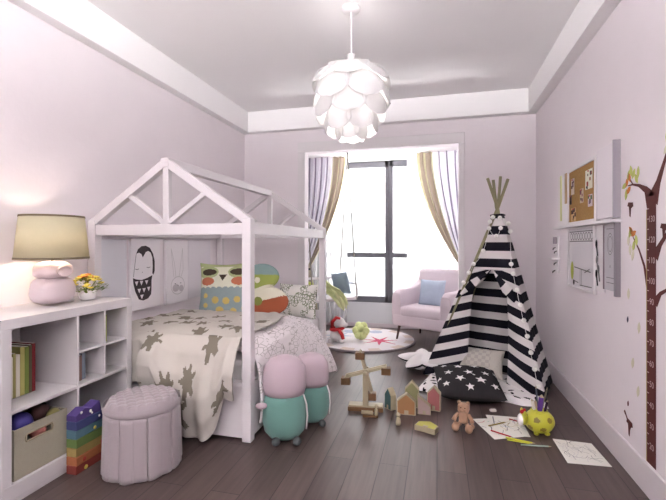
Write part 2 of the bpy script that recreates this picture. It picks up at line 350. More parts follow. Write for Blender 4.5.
# ---------------------------------------------------------------- swing
FR,RR,FLs,RLs=(-1.05,5.40),(-1.36,5.64),(-1.52,4.93),(-1.83,5.17)
t=thing('swing_seat','white hanging swing bench with ropes in front of bay window','swing',(0,0,0))
mb=MB(); hexa(mb,[(p[0],p[1],.485) for p in (FLs,FR,RR,RLs)]+[(p[0],p[1],.525) for p in (FLs,FR,RR,RLs)]); mb.build('seat',WHITEW,parent=t,bevel=.006)
mb=MB(); mb.bar((RLs[0],RLs[1],.76),(RR[0],RR[1],.76),.025,.03); mb.bar((FR[0]-.03,FR[1]+.02,.70),(RR[0],RR[1],.70),.02,.025)
for p in (RR,RLs,FR): mb.bar((p[0],p[1],.52),(p[0],p[1],.76 if p is not FR else .70),.022,.022,up=(0,1,0))
for f in (.25,.5,.75): mb.bar((RLs[0]+(RR[0]-RLs[0])*f,RLs[1]+(RR[1]-RLs[1])*f,.52),(RLs[0]+(RR[0]-RLs[0])*f,RLs[1]+(RR[1]-RLs[1])*f,.76),.015,.015,up=(0,1,0))
mb.build('back_rail',WHITEW,parent=t)
for A,B in ((FR,RR),(FLs,RLs)):
    top=((A[0]+B[0])/2,(A[1]+B[1])/2,2.47)
    for p in (A,B): MB().tube([(p[0],p[1],.49),top],.009,6).build('rope',ROPE,parent=t)
    MB().lathe([(.02,0),(.02,.01),(.008,.012),(.008,.03)],12,c=(top[0],top[1],2.47)).build('ceiling_hook',DARKF,parent=t)
tag(pillow(.30,.30,.11,24).build('cushion',SLATE,loc=(-1.27,5.40,.70),rot=(.2,-.12,-.55),smooth=True),'slate blue square cushion at the right end of the swing','cushion')
tag(pillow(.26,.16,.10,24).build('cushion',PURP,loc=(-1.60,5.08,.603),rot=(.15,0,-.7),smooth=True),'dark purple cushion on left end of the swing, seen behind bed post','cushion')
tag(pillow(.24,.14,.09,24).build('cushion',cm('lime_cushion',196,208,110),loc=(-1.66,5.19,.67),rot=(.2,.1,-.7),smooth=True),'lime green cushion behind the purple one on the swing','cushion')
def thr(u,v):
    P=[(-1.48,5.14,.80),(-1.42,5.12,.72),(-1.35,5.12,.64),(-1.27,5.14,.59),(-1.21,5.12,.53),(-1.175,5.10,.48),(-1.14,5.10,.42)]
    W=[.02,.045,.075,.09,.085,.08,.05]
    f=u*(len(P)-1); i=min(int(f),len(P)-2); q=f-i; p=Vector(P[i]).lerp(Vector(P[i+1]),q); w=W[i]+(W[i+1]-W[i])*q
    s=(2*v-1); return (p.x+s*w*.75,p.y-s*w*.3-.022*sin(s*7+u*3),p.z+.022*cos(s*8)*(.4+u)+s*w*.55)
tag(MB().grid(thr,30,30).build('throw_blanket',LIME,smooth=True,solid=.012,sub=1),'crumpled lime yellow throw hanging over the front edge of the swing','blanket')
# ---------------------------------------------------------------- armchair (faces -y locally)
th=math.radians(-28); cx_,cy_=(-.57+.40*cos(th)-.34*sin(th)*1, 5.25+.40*sin(th)+.34*cos(th))
t=thing('armchair','pink upholstered armchair with walnut legs in the bay window corner','armchair',(cx_,cy_,0),th)
W,D=.40,.34
def soft(x0,x1,y0,y1,z0,z1,name,m,bev=.035,tw=None,R=None):
    mb=MB().box(x0,x1,y0,y1,z0,z1,R=R)
    if tw: mb.v=[tw(v) for v in mb.v]
    return mb.build(name,m,parent=t,bevel=bev,seg=5,smooth=True)
soft(-W,W,-D,D-.05,.20,.36,'seat_frame',PINK)
soft(-W+.11,W-.11,-D-.01,D-.1,.32,.455,'seat_cushion',PINK,.05)
for s in (-1,1):
    x0,x1=sorted((s*W,s*(W-.13)))
    mb=MB(); n=12
    def arm(u,v,x0=x0,x1=x1):
        y=-D+.005+(2*D-.08)*u; h=.66+.10*max(0,(u-.55)/.45)**1.6-.05*max(0,(.12-u)/.12)**2
        a=v*2*PI; cxx=(x0+x1)/2; w=(x1-x0)/2
        # superellipse section
        ca,sa=cos(a),sin(a); e=.35
        return (cxx+w*math.copysign(abs(ca)**e,ca),y,(.21+h)/2+(h-.21)/2*math.copysign(abs(sa)**(e if sa<0 else .6),sa))
    mb.grid(arm,16,28,cv=True)
    for uu in (0,1): mb.af([mb.av(arm(uu,k/28)) for k in range(28)])
    mb.build('armrest',PINK,parent=t,smooth=True,bevel=.015,seg=3)
def bk(v):
    x,y,z=v; f=(z-.3)/.6
    return (x*(1+.03*f),y+.10*f,z)
soft(-W+.04,W-.04,D-.19,D-.05,.30,.90,'backrest',PINK,.06,bk)
for sx in (-1,1):
    for sy in (-1,1):
        MB().tube([(sx*(W-.07),sy*(D-.08),.22),(sx*(W-.04),sy*(D-.05),0)],[.02,.011],12).build('leg',WALNUT,parent=t,smooth=True)
bc=Matrix.Rotation(th,4,'Z')@Vector((-.03,.02,.60)); 
tag(pillow(.34,.34,.13,30).build('cushion',BLUEF,loc=(cx_+bc.x,cy_+bc.y,.607),rot=(-.28,0,th+.12),smooth=True),'pale blue square cushion leaning on the pink armchair back','cushion')
# ---------------------------------------------------------------- round rug
def rugmat():
    mats=[mat('rug_white',rgb(220,214,216),.95,.05,var=.04,bump=.4,bs=200),mat('rug_red',rgb(196,92,116),.95,.05,bump=.4,bs=200),mat('rug_grey',rgb(172,178,196),.95,.05,bump=.4,bs=200),mat('rug_edge',rgb(140,130,134),.95,.05),mat('rug_beige',rgb(206,190,180),.95,.05,bump=.4,bs=200)]
    return mats
rc=(-.93,5.22); rr=.66; st=star(.22,-.10,.26,.06,.35,7); st2=star(-.35,.05,.24,.08,.1,6)
def rugf(u,v):
    r=rr*u; a=2*PI*v; x,y=r*cos(a),r*sin(a)
    if r>rr*.965: return 3
    if inpoly(x,y,st): return 1
    if inpoly(x,y,st2): return 2
    if (r>rr*.82): return 4 if (int(v*24)%2) else 0
    if (x+.2)**2+(y-.38)**2<.02 or (x-.1)**2+(y-.4)**2<.008: return 2
    return 0
mb=MB(); mb.grid(lambda u,v:(max(.002,rr*u)*cos(2*PI*v),max(.002,rr*u)*sin(2*PI*v),.022),70,160,cv=True,mf=rugf)
mb.lathe([(rr,.022),(rr+.004,.012),(rr,0.001)],80,m=3,cap=False); mb.af([mb.av((rr*cos(2*PI*k/60),rr*sin(2*PI*k/60),.001)) for k in range(60)],0)
tag(mb.build('round_rug',rugmat(),loc=(rc[0],rc[1],0)),'round white rug with pink red star on floor below the swing','rug')
# plush dog with a scarf
t=thing('plush_toy','white plush toy wearing a red scarf on the round rug','toy',(-1.215,4.93,.023),.2)
mb=MB(); mb.ball((0,0,.085),(.085,.08,.088),18); mb.ball((.035,-.01,.235),(.075,.068,.07),18); mb.ball((.09,-.02,.215),(.05,.04,.035),12)
mb.ball((-.07,-.06,.03),(.035,.05,.03),10); mb.ball((.07,-.06,.03),(.035,.05,.03),10); mb.ball((.06,-.03,.12),(.028,.03,.055),10,R=Matrix.Rotation(.6,3,'Y')); mb.build('body',WHITEF,parent=t,smooth=True)
MB().ball((-.015,.01,.24),(.022,.05,.055),10).build('ear',WHITEF,parent=t,smooth=True)
mb=MB(); mb.tube([(.075*cos(a)*1.0+.01,.07*sin(a),.165+.012*cos(a)) for a in [2*PI*k/16 for k in range(17)]],.022,8)
mb.tube([(.03,-.08,.16),(.07,-.10,.11),(.085,-.10,.055)],[.02,.024,.02],8); mb.tube([(-.055,-.03,.17),(-.05,-.04,.25),(0,-.05,.305),(.05,-.05,.295)],[.02,.022,.022,.014],8); mb.build('scarf',REDP,parent=t,smooth=True)
# lumpy lime plush flower
t=thing('plush_flower','lumpy pale lime plush flower toy on the round rug','toy',(-.94,5.12,.023),0)
mb=MB()
for k in range(9):
    a=2*PI*k/6; 
    p=(.062*cos(a),.03*sin(a)-.02,.12+.062*sin(a)) if k<6 else ((k-7)*.05,-.03,.12+(.03 if k==7 else -.02))
    mb.ball(p,(.05,.045,.05),12)
mb.build('petals',cm('pale_lime_plush',216,224,160,.9),parent=t,smooth=True)
MB().tube([(0,0,.08),(.0,.0,.002)],[.02,.03],10).build('stem',cm('pale_stem',196,196,150),parent=t,smooth=True)
# ---------------------------------------------------------------- house bed
BX0,BX1,BY0,BY1=-2.345,-1.12,2.33,4.10; PW=.06; ZB0,ZB1,ZE,ZA=1.29,1.36,1.39,1.80; MX=(BX0+BX1)/2
t=thing('house_bed','white wooden house frame bed with open gabled roof along the left wall','bed',(0,0,0)); bed=t
for x in (BX0+PW/2,BX1-PW/2):
    for y in (BY0+PW/2,BY1-PW/2): MB().box(x-PW/2,x+PW/2,y-PW/2,y+PW/2,0,ZE).build('post',WHITEW,parent=t,bevel=.004)
for y in (BY0+PW/2,BY1-PW/2):
    MB().box(BX0+PW,BX1-PW,y-.022,y+.022,ZB0,ZB1).build('cross_beam',WHITEW,parent=t,bevel=.003)
    MB().box(MX-.022,MX+.022,y-.02,y+.02,ZB1,ZA-.03).build('king_post',WHITEW,parent=t,bevel=.003)
    for s,xe in ((-1,BX0),(1,BX1)):
        sl=(ZA-ZE)/abs(MX-xe); T=.062; xo=xe-s*.004
        pr=[(xo,ZE-.0),(MX,ZA),(MX,ZA-T),(xo,ZE-T)]
        mb=MB().prism(pr,y-.026,y+.026,lambda a,b,d:(a,d,b)); mb.build('rafter',WHITEW,parent=t,bevel=.003)
        xm=MX+(xe-MX)*.47; zm=ZA-sl*abs(xm-MX)-.05
        MB().bar((MX+s*.02,y,ZB1+.012),(xm,y,zm),.03,.035,up=(0,1,0)).build('brace',WHITEW,parent=t,bevel=.002)
MB().box(MX-.03,MX+.03,BY0,BY1,ZA-.065,ZA-.005).build('ridge_beam',WHITEW,parent=t,bevel=.004)
for x in (BX0+PW/2,BX1-PW/2): MB().box(x-.022,x+.022,BY0+PW,BY1-PW,ZB0,ZE-.02).build('eave_beam',WHITEW,parent=t,bevel=.003)
MB().box(BX0+PW,BX1-PW,BY0+.01,BY0+.045,.02,.34).build('footboard',WHITEW,parent=t,bevel=.003)
MB().box(BX0+PW-.01,BX1-PW+.01,BY0-.002,BY0+.05,.34,.37).build('footboard_cap',WHITEW,parent=t,bevel=.003)
MB().box(BX1-.045,BX1-.01,BY0+PW,BY1-PW,.02,.36).build('side_rail',WHITEW,parent=t,bevel=.003)
MB().box(BX0+PW,BX1-PW,BY1-.05,BY1-.015,.02,.55).build('headboard',WHITEW,parent=t,bevel=.003)
MB().box(BX0+.005,BX0+.035,BY0+PW,BY1-PW,.12,.36).build('side_rail',WHITEW,parent=t,bevel=.003)
MB().box(BX0+.04,BX1-.05,BY0+.055,BY1-.055,.22,.25).build('slat_base',WHITEW,parent=t)
tag(MB().box(BX0+.045,BX1-.055,BY0+.06,BY1-.06,.252,.485).build('mattress',WHITEF,bevel=.035,seg=4,smooth=True),'white mattress lying in the house bed under the duvet','mattress')
def zt(x,y):
    a=max(0,min(1,(y-2.36)/.22)); b=max(0,min(1,(3.95-y)/.75)); e=max(0,min(1,(x-XL)/.12))
    h=.49+.125*(a**.6)*(b*b*(3-2*b))*(.5+.5*e)
    h+=.014*noise.noise(Vector((x*5,y*5,1)))+.010*noise.noise(Vector((x*13,y*11,3)))
    h+=.012*abs(noise.noise(Vector((x*7+y*3,y*2-x*4,5))))
    return h
# duvet : top + right drape
xp=[(-2.27,0),(-1.90,0),(-1.50,0),(-1.28,-.005),(-1.19,-.03),(-1.125,-.09),(-1.075,-.19),(-1.04,-.30),(-1.015,-.42),(-.995,-.52)]
def duv(u,v):
    f=u*(len(xp)-1); i=min(int(f),len(xp)-2); q=f-i; q=q
    x=xp[i][0]+(xp[i+1][0]-xp[i][0])*q; dz=xp[i][1]+(xp[i+1][1]-xp[i][1])*q
    y=2.425+(3.72-2.425)*v
    z=zt(min(x,-1.25),y)
    if u>.45:
        k=(u-.45)/.55; x=x if x<-1.12 else -1.12+(x+1.12)*(.35+.65*min(1,v*1.3)); x+=k*k*(.022*sin(y*17+1)+.03*noise.noise(Vector((y*4,u*4,0))))+.06*k*v ; dz*=(.93-.12*noise.noise(Vector((y*3,2,0))))
    z=z+dz+.004; hem=.05
    return (x,y,max(z,.035))
tag(MB().grid(duv,110,90).build('duvet',DUVET,smooth=True,solid=.02,sub=1),'white duvet with fine leaf line print draped over the bed side','duvet')
# blanket with bear shapes : top near half + front drape
bear=[(-.5,.95),(-.25,1.05),(-.1,.8),(.1,.8),(.25,1.05),(.5,.95),(.42,.65),(.38,.5),(.5,.35),(.95,.45),(1.0,.2),(.55,.0),(.5,-.35),(.7,-.9),(.3,-1.0),(.05,-.6),(-.05,-.6),(-.3,-1.0),(-.7,-.9),(-.5,-.35),(-.55,0),(-1,.2),(-.95,.45),(-.5,.35),(-.38,.5),(-.42,.65)]
yz=[(2.255,.33),(2.225,.40),(2.215,.47),(2.235,.54),(2.29,.60),(2.38,.635)]
SX0,SX1=-2.26,-1.20; LT=1.05
def blk(u,v):
    x=SX0+(SX1-SX0)*u; L=v*1.25   # arc length from hem
    if L<.37:
        f=L/.37*(len(yz)-1); i=min(int(f),len(yz)-2); q=f-i; y=yz[i][0]+(yz[i+1][0]-yz[i][0])*q; z=yz[i][1]+(yz[i+1][1]-yz[i][1])*q
        w=1-L/.37; y+=.012*noise.noise(Vector((x*3+L*5,L*14,2)))+.022*sin(x*15)*w+.02*noise.noise(Vector((x*6,L*6,7)))-.01
        k=max(0,1-((x+1.50)/.24)**4) if abs(x+1.50)<.24 else 0
        z-=k*w*.31+.01*noise.noise(Vector((x*9,L*9,1))); z-=0
        if k: y+=.02*k*w+.02*sin(x*42)*w*k
        edge=max(0,(x-SX1+.2)/.2); z-=.05*edge*w
    else:
        y=2.38+(L-.37)*1.0; b=min(1,(L-.37)/.10); z=(.635)*(1-b)+(zt(x,y)+.022)*b
    if x<-1.84: y=max(y,2.29-.03*max(0,1-(-1.84-x)/.05))
    return (x+ (.02*sin(L*9) if u>.9 else 0),y,max(.012,z))
mot=[(.17,.60,.085,.5),(.44,.30,.085,-.2),(.17,.25,.08,.4),(.62,.52,.08,.1),(.83,.33,.08,.5),(.42,.70,.08,1.2),(.86,.60,.075,.9),(.66,.78,.075,-.6),(.30,.86,.08,.3),(.08,.92,.07,1),(.90,.88,.07,.2),(.52,.97,.07,2),(.20,1.1,.07,.7),(.70,1.08,.07,-.3),(.66,.10,.09,.15),(.93,.08,.06,.8),(.38,.02,.06,0),(.30,.45,.07,1.4),(.06,.42,.07,.8),(.55,.68,.07,.4),(.30,.68,.07,2.2),(.76,.62,.07,1.9),(.05,.75,.07,.2),(.42,.86,.07,1.2),(.58,.16,.075,-.6),(.78,.92,.07,.6),(.15,.98,.07,1.7),(.72,.2,.07,.3)]
mp=[]
for u,L,s,a in mot:
    s*=.78
    cx,cy=u*(SX1-SX0),L; mp.append((cx,cy,s,[(cx+s*(p[0]*cos(a)-p[1]*sin(a)),cy+s*(p[0]*sin(a)+p[1]*cos(a))) for p in bear]))
def blm(u,v):
    x=u*(SX1-SX0); y=v*1.25
    for cx,cy,s,P in mp:
        if abs(x-cx)<1.5*s and abs(y-cy)<1.5*s and inpoly(x,y,P): return 1
    return 0
tag(MB().grid(blk,200,230,mf=blm).build('blanket',[CREAM,BEARG],smooth=True,solid=.012),'cream blanket with olive grey bear shapes hanging over the bed foot','blanket')
# pillows
OW=[cm('owl_cream',226,226,206,.9),cm('owl_green',176,186,138,.9),cm('owl_dark',70,60,48,.9),cm('owl_orange',190,116,88,.9),cm('owl_teal',148,164,166,.9),cm('owl_yellow',208,184,110,.9)]
def owl(u,v):
    x,y=2*u-1,2*v-1
    if y<.02+.05*abs(sin(x*14)):
        for dx,dy,r in ((-.65,-.25,.09),(-.25,-.42,.13),(.15,-.45,.13),(.55,-.40,.12),(-.65,-.6,.09),(-.1,-.82,.15),(.4,-.84,.12),(.8,-.75,.1)):
            if (x-dx)**2+(y-dy)**2<r*r: return 5
        return 4
    for s in (-1,1):
        if ((x-s*.55)/.30)**2+((y-.62-.0)/.13)**2<1: return 2
        if ((x-s*.6)/.28)**2+((y-.27)/.15)**2<1: return 3
        if ((x-s*.6)/.42)**2+((y-.62)/.25)**2<1: return 1
    if inpoly(x,y,[(-.16,.52),(.16,.52),(0,.28)]): return 2
    if y>.85 or abs(x)>.93: return 1
    return 0
tag(pillow(.50,.50,.15,90,owl,ear=.10).build('cushion',OW,loc=(-1.90,3.42,.815),rot=(-.2,-.03,.16),smooth=True),'owl face cushion with orange cheeks and teal spotted body on bed','cushion')
# 8-shaped bottle cushion
OC=[cm('c_cream',224,220,200,.9),cm('c_orange',168,92,64,.9),cm('c_green',152,164,86,.9),cm('c_teal',136,160,158,.9),cm('c_olive',132,140,72,.9)]
mb=MB()
def B8(u,v,sg):
    # radial disc map of a snowman-like outline, v angle
    a=2*PI*v; best=0
    dx,dz=cos(a),sin(a)
    for c,rx,rz in (((0,-.10),.25,.145),((-.01,.125),.165,.12)):
        A=(dx/rx)**2+(dz/rz)**2; B=-(c[0]*dx/rx**2+c[1]*dz/rz**2); C=(c[0]/rx)**2+(c[1]/rz)**2-1; D_=B*B-A*C
        if D_>0: best=max(best,(-B+math.sqrt(D_))/A)
    r=best*u; t_=.055*max(0,1-u**3)**.5
    return (r*dx,sg*t_,r*dz)
def b8m(u,v):
    x,_,z=B8(u,v,-1)
    if (x+.02)**2+(z+.10)**2<.04**2: return 4
    if z<-.10+.25*x: return 1
    if z>.03+.02*sin(x*20):
        if (x+.035)**2+(z-.09)**2<.026**2: return 0
        return 3 if z>.14 else 2
    return 0
mb.grid(lambda u,v:B8(u,v,-1),50,120,cv=True,mf=b8m); mb.grid(lambda u,v:B8(u,v,1),10,120,cv=True)
tag(mb.build('cushion',OC,loc=(-1.565,3.50,.805),rot=(-.15,0,.12),smooth=True),'figure eight shaped cushion in green, cream and orange beside bed post','cushion')
tag(pillow(.44,.38,.14,30).build('pillow',LEAFP,loc=(-2.06,3.70,.67),rot=(-.25,0,.1),smooth=True),'leaf print pillow tucked behind the owl cushion','pillow')
tag(pillow(.42,.34,.14,30).build('pillow',LEAFP,loc=(-1.35,3.86,.665),rot=(-.2,0,-.1),smooth=True),'leaf print pillow behind the figure eight cushion near far bed post','pillow')
# ---------------------------------------------------------------- two plain plush floor cushions by the bed
def plush(loc,rz,s,label):
    t=thing('plush_cushion',label,'cushion',loc,rz,'teal and pink plush cushions by the bed')
    t.scale=(s,s,s)
    MB().lathe([(.03,.0),(.10,.015),(.138,.06),(.152,.13),(.150,.19),(.142,.25),(.132,.31)],40,sx=1,sy=.8).build('body',TEAL,parent=t,smooth=True)
    MB().lathe([(.10,.302),(.136,.308),(.148,.35),(.150,.42),(.140,.49),(.105,.545),(.04,.57)],40,sx=1,sy=.78).build('top',PLILAC,parent=t,smooth=True,label='plain lilac pink plush upper part')
    MB().tube([(.132,-.03,.305),(.152,-.03,.24),(.158,-.03,.16),(.150,-.03,.07)],.006,6).build('piping',PWHITE,parent=t,smooth=True)
    for x in (-.05,.09): MB().ball((x,-.11,.025),(.03,.045,.024),10).build('foot',DGREY,parent=t,smooth=True)
    MB().ball((-.150,-.06,.245),(.045,.022,.022),10).build('arm',PLILAC,parent=t,smooth=True)
plush((-.945,2.455,0),.3,.92,'teal and lilac pink plush cushion nearest the front bed post')
plush((-.855,2.735,0),.3,.83,'smaller teal and lilac pink plush cushion behind the first, along bed side')
# ---------------------------------------------------------------- cube shelf
SXF,SXB,SY0,SY1,SH=-1.93,-2.335,1.44,2.268,.88
t=thing('cube_shelf','white open cube shelf unit along left wall at the bed foot','shelf',(0,0,0))
def bd(x0,x1,y0,y1,z0,z1,n): MB().box(x0,x1,y0,y1,z0,z1).build(n,SHELFW,parent=t,bevel=.002)
bd(SXB,SXF,SY0,SY1,SH-.05,SH,'top_board'); bd(SXB,SXF,SY0,SY1,.03,.10,'bottom_board'); bd(SXB+.02,SXF-.01,SY0+.01,SY1-.01,0,.03,'plinth')
bd(SXB,SXF,SY0,SY0+.05,.10,SH-.05,'side_panel'); bd(SXB,SXF,SY1-.045,SY1,.10,SH-.05,'side_panel')
bd(SXB,SXF-.002,1.851,1.865,.10,SH-.05,'divider'); bd(SXB,SXF-.002,2.040,2.054,.45,SH-.05,'divider')
bd(SXB,SXF-.002,SY0+.05,1.851,.43,.447,'shelf_board'); bd(SXB,SXF-.002,1.865,SY1-.045,.43,.447,'shelf_board')
bd(SXB,SXF-.002,1.865,2.040,.622,.634,'shelf_board'); bd(SXB,SXF-.002,2.054,SY1-.045,.622,.634,'shelf_board')
bd(SXB-.006,SXB,SY0,SY1,.03,SH,'back_panel')
def book(y,w,h,d,c,z,label,lean=0,name='book',group='books in the top left shelf compartment',x1=SXF-.05):
    t=thing(name,label,'book',(x1,y,z),0,group); t.rotation_euler=(lean,0,0)
    MB().box(-d,0,0,w,0,h).build('cover',cm('book_cover',*c),parent=t,bevel=.002)
    MB().box(-d+.004,-.004,.003,w-.003,h,h+.0012).build('pages',PAPER,parent=t)
y=1.565
for w,h,c,l in ((.028,.235,(110,104,84),'dark olive thick book at the left end of the shelf row'),(.018,.21,(206,198,184),'pale grey narrow book in the shelf row, second from left'),(.014,.225,(150,142,90),'khaki book in the middle of the shelf row'),(.020,.215,(214,208,196),'cream white book left of the yellow olive one'),(.024,.25,(172,164,100),'yellow olive book left of the green one'),(.022,.245,(112,126,62),'green book next to the maroon one'),(.016,.25,(84,76,60),'thin dark brown book between green and maroon'),(.018,.255,(122,38,44),'maroon book at the right end of the row')):
    book(y,w,h,.20,c,.448,l,x1=SXF-.15); y+=w+.001
book(2.062,.03,.165,.2,(150,158,76),.635,'lime green book alone in the top right small compartment',group='books in the small compartments',x1=SXF-.03)
book(2.062,.022,.16,.2,(160,160,104),.448,'olive green book alone in the lower right small compartment',group='books in the small compartments',x1=SXF-.03)
book(1.875,.055,.145,.2,(132,104,96),.448,'brown picture book in the lower middle small compartment',group='books in the small compartments',x1=SXF-.05)
book(1.94,.025,.15,.2,(128,138,150),.448,'blue grey book beside the brown one in small compartment',group='books in the small compartments',x1=SXF-.06)
# felt basket
t=thing('storage_basket','beige felt basket with slot handle on the bottom shelf','basket',(0,0,.102))
y0,y1,x0,x1,h=1.512,1.80,-2.26,-1.945,.24
mb=MB(); mb.box(x0,x1,y0,y1,0,.008); mb.box(x0,x0+.008,y0,y1,.008,h); mb.box(x0+.008,x1-.008,y0,y0+.008,.008,h); mb.box(x0+.008,x1-.008,y1-.008,y1,.008,h)
fr=[(y0,.0),(y1,.0),(y1,h-.0),(y1-.03,h+.012),(y0+.05,h),(y0,h-.02)]
ym=(y0+y1)/2-.015
# front panel with slot: four boxes round the slot
for a,b,c,d in ((y0,ym-.065,.008,h),(ym+.065,y1,.008,h),(ym-.065,ym+.065,.008,.165),(ym-.065,ym+.065,.200,h)): mb.box(x1-.008,x1,a,b,c,d)
mb.build('body',BEIGE,parent=t)
sl=MB(); 
for a,b in ((ym-.07,ym+.07),): sl.tube([(x1+.001,a,.165),(x1+.001,b,.165),(x1+.001,b+.004,.183),(x1+.001,b,.2),(x1+.001,a,.2),(x1+.001,a-.004,.183),(x1+.001,a,.165)],.0035,6)
sl.build('handle_trim',mat('felt_trim',rgb(150,138,116),.9),parent=t,smooth=True)
for p,r,c,l in (((-2.02,1.60,.335),.055,(66,60,128),'purple ball at the top left of the felt basket'),((-2.06,1.73,.34),.05,(70,48,48),'dark maroon ball in the middle of the felt basket'),((-2.0,1.765,.315),.034,(146,140,88),'small olive ball at the right of the felt basket'),((-2.0,1.675,.27),.04,(190,120,110),'salmon ball glimpsed through the basket slot'),((-2.13,1.62,.27),.06,(90,90,140),'blue ball at the back of the felt basket')):
    tag(MB().ball((0,0,0),r,20).build('ball',cm('ball_'+l.split()[0],*c,rough=.5),loc=p,smooth=True),l,'ball',group='toy balls in the felt basket')
# rainbow toy
t=thing('rainbow_toy','rainbow banded toy tower standing before the shelf beside the stool','toy',(-1.925,1.775,0),0)
cs=[('red',128,58,52),('orange',164,100,66),('yellow',156,134,82),('green',100,122,70),('teal',84,116,130),('blue',68,74,118),('purple',80,64,120)]
def rb(yy,f): return f
for k,(nm,*c) in enumerate(cs):
    z0,z1=.047*k+.001,.047*(k+1); 
    def top(z,Y): return z
    hw=.205-.006*k
    mb=MB(); e=0.004*(k%2)
    pr=[(.0,z0),(hw*.5,z0+.000),(hw,z0),(hw,z1-.001),(0,z1-.001)]
    if k==6: pr=[(0,z0),(hw,z0),(hw-.01,z1+.015),(hw*.6,z1-.005),(hw*.35,z1+.01),(.0,z1-.015)]
    mb.prism(pr,0,.065+e,lambda a,b,d:(d,a,b)); mb.build('band',cm('band_'+nm,*c),parent=t,bevel=.003)
SM=[PWHITE,cm('st_red',170,70,60),cm('st_yel',210,190,90)]
for yy,zz,r,ci in ((.03,.36,.008,0),(.09,.345,.009,0),(.17,.12,.012,1),(.05,.075,.012,1),(.12,.23,.01,2),(.1,.33,.006,0),(.15,.29,.007,0),(.06,.02,.012,2)): MB().ball((.069,yy,zz*.9),(.004,r,r),10).build('sticker',SM[ci],parent=t)
# ---------------------------------------------------------------- things on the shelf top
t=thing('table_lamp','table lamp with linen shade and stacked pink stone base on shelf','lamp',(-2.14,1.885,SH))
def blob(cz,rx,ry,rz,sd,cx=0):
    def f(u,v):
        a=2*PI*v; p=PI*u; d=Vector((sin(p)*cos(a),sin(p)*sin(a),-cos(p))); e=.78
        d2=Vector([math.copysign(abs(q)**e,q) for q in d]); k=1+.10*noise.noise(d*1.6+Vector((sd,0,0)))+.02*noise.noise(d*6)
        return (cx+d2.x*rx*k,d2.y*ry*k,cz+d2.z*rz*k)
    return f
mb=MB().grid(blob(.085,.085,.118,.078,3),30,44,cv=True); mb.build('lower_stone',STONE,parent=t,smooth=True)
mb=MB().grid(blob(.200,.075,.10,.052,8),30,44,cv=True); ups=mb.build('upper_stone',STONEL,parent=t,smooth=True)
MB(Matrix.Translation((.082,.005,.195))@Matrix.Rotation(PI/2,4,'Y')).lathe([(.05,-.004),(.052,.004),(.044,.007),(.038,.002),(.0,.002)],30,sx=.62).build('medallion',STONEL,parent=ups,smooth=True)
MB().tube([(0,0,.24),(0,0,.42)],.008,10).build('stem',LRIM,parent=t)
hs=.268
mb=MB().lathe([(.185,hs),(.160,hs+.24)],64,sx=.96,cap=False); shd=mb.build('lamp_shade',LINEN,parent=t,smooth=True,solid=.002)
mb=MB().lathe([(.186,hs-.004),(.188,hs-.004),(.1865,hs+.008),(.1845,hs+.008)],64,sx=.96,cap=False); mb.lathe([(.162,hs+.233),(.1645,hs+.233),(.1625,hs+.244),(.158,hs+.244)],64,sx=.96,cap=False); mb.build('shade_trim',LRIM,parent=shd)
bulbm=bpy.data.materials.new('warm_bulb'); bulbm.use_nodes=True; bb=bulbm.node_tree.nodes['Principled BSDF']; bb.inputs['Emission Color'].default_value=(1,.9,.78,1); bb.inputs['Emission Strength'].default_value=4
MB().ball((0,0,.40),(.03,.03,.04),12).build('bulb',bulbm,parent=t,smooth=True)
MB().tube([(-.09,.05,.006),(-.13,.12,.006),(-.15,.17,.004),(-.165,.19,.004)],.004,6).build('cord',LRIM,parent=t)
# flower pot
t=thing('flower_pot','small white pot of yellow and orange flowers on the shelf','flower pot',(-2.13,2.115,SH))
MB().lathe([(.034,0),(.048,.012),(.052,.04),(.048,.062),(.044,.062),(.046,.04),(.03,.02)],32).build('pot',PWHITE,parent=t,smooth=True)
pot_=t.children[0]
for s in (-1,1): MB().tube([(s*.0,s*.048,.055),(0,s*.068,.045),(0,s*.062,.02),(0,s*.046,.015)],.005,6).build('handle',PWHITE,parent=pot_,smooth=True)
lf=MB(); rnd=random.Random(3)
for k in range(120):
    a=rnd.random()*2*PI; r=.12*math.sqrt(rnd.random()); z=.075+.055*(1-(r/.11)**2)+rnd.random()*.02-.02*(r/.11)
    p=Vector((r*cos(a)*.8,r*sin(a),z)); d=Vector((cos(a),sin(a),rnd.uniform(-.2,.8))).normalized(); s_=d.cross(Vector((0,0,1))).normalized(); L=rnd.uniform(.02,.035)
    lf.poly([p,p+d*L*.5+s_*L*.3,p+d*L,p+d*L*.5-s_*L*.3])
    if k%4==0: lf.tube([(0,0,.05),p],.0015,4)
lf.build('foliage',GRN,parent=t)
for kk,(m,nn) in enumerate(((YPET,'yellow'),(OF,'orange'),(PWHITE,'white'))):
    for k in range((34,12,9)[kk]):
        a=rnd.random()*2*PI if kk<2 else rnd.uniform(-1.9,-1.2); r=.115*math.sqrt(rnd.random()) if kk!=1 else .05*rnd.random(); z=.085+.062*(1-(r/.11)**2)+rnd.random()*.015
        if kk==2: r=.05+.03*rnd.random(); z=.075+.04*rnd.random()
        c=Vector((r*cos(a)*.8,r*sin(a),z)); mb=MB()
        mb.ball(c,(.009,.009,.008),8)
        for q in range(5): b=2*PI*q/5; mb.ball(c+Vector((.011*cos(b),.011*sin(b),.001)),(.009,.009,.005),6)
        mb.build('flower',m,parent=t,smooth=True)
tag(MB().box(-2.26,-2.17,1.985,2.06,SH,SH+.022).build('book',PWHITE,bevel=.002),'small closed white book lying between lamp and flower pot','book')
t=thing('candle_holder','small lilac glass votive behind the white book on shelf','candle holder',(-2.26,2.10,SH)); LG=cm('lilac_glass',196,184,212,.3)
MB().lathe([(.022,0),(.024,.03),(.014,.055),(.012,.055),(.02,.03),(.018,.005)],20).build('cup',LG,parent=t,smooth=True)
MB().lathe([(.012,.02),(.012,.05)],16).build('candle',PWHITE,parent=t)
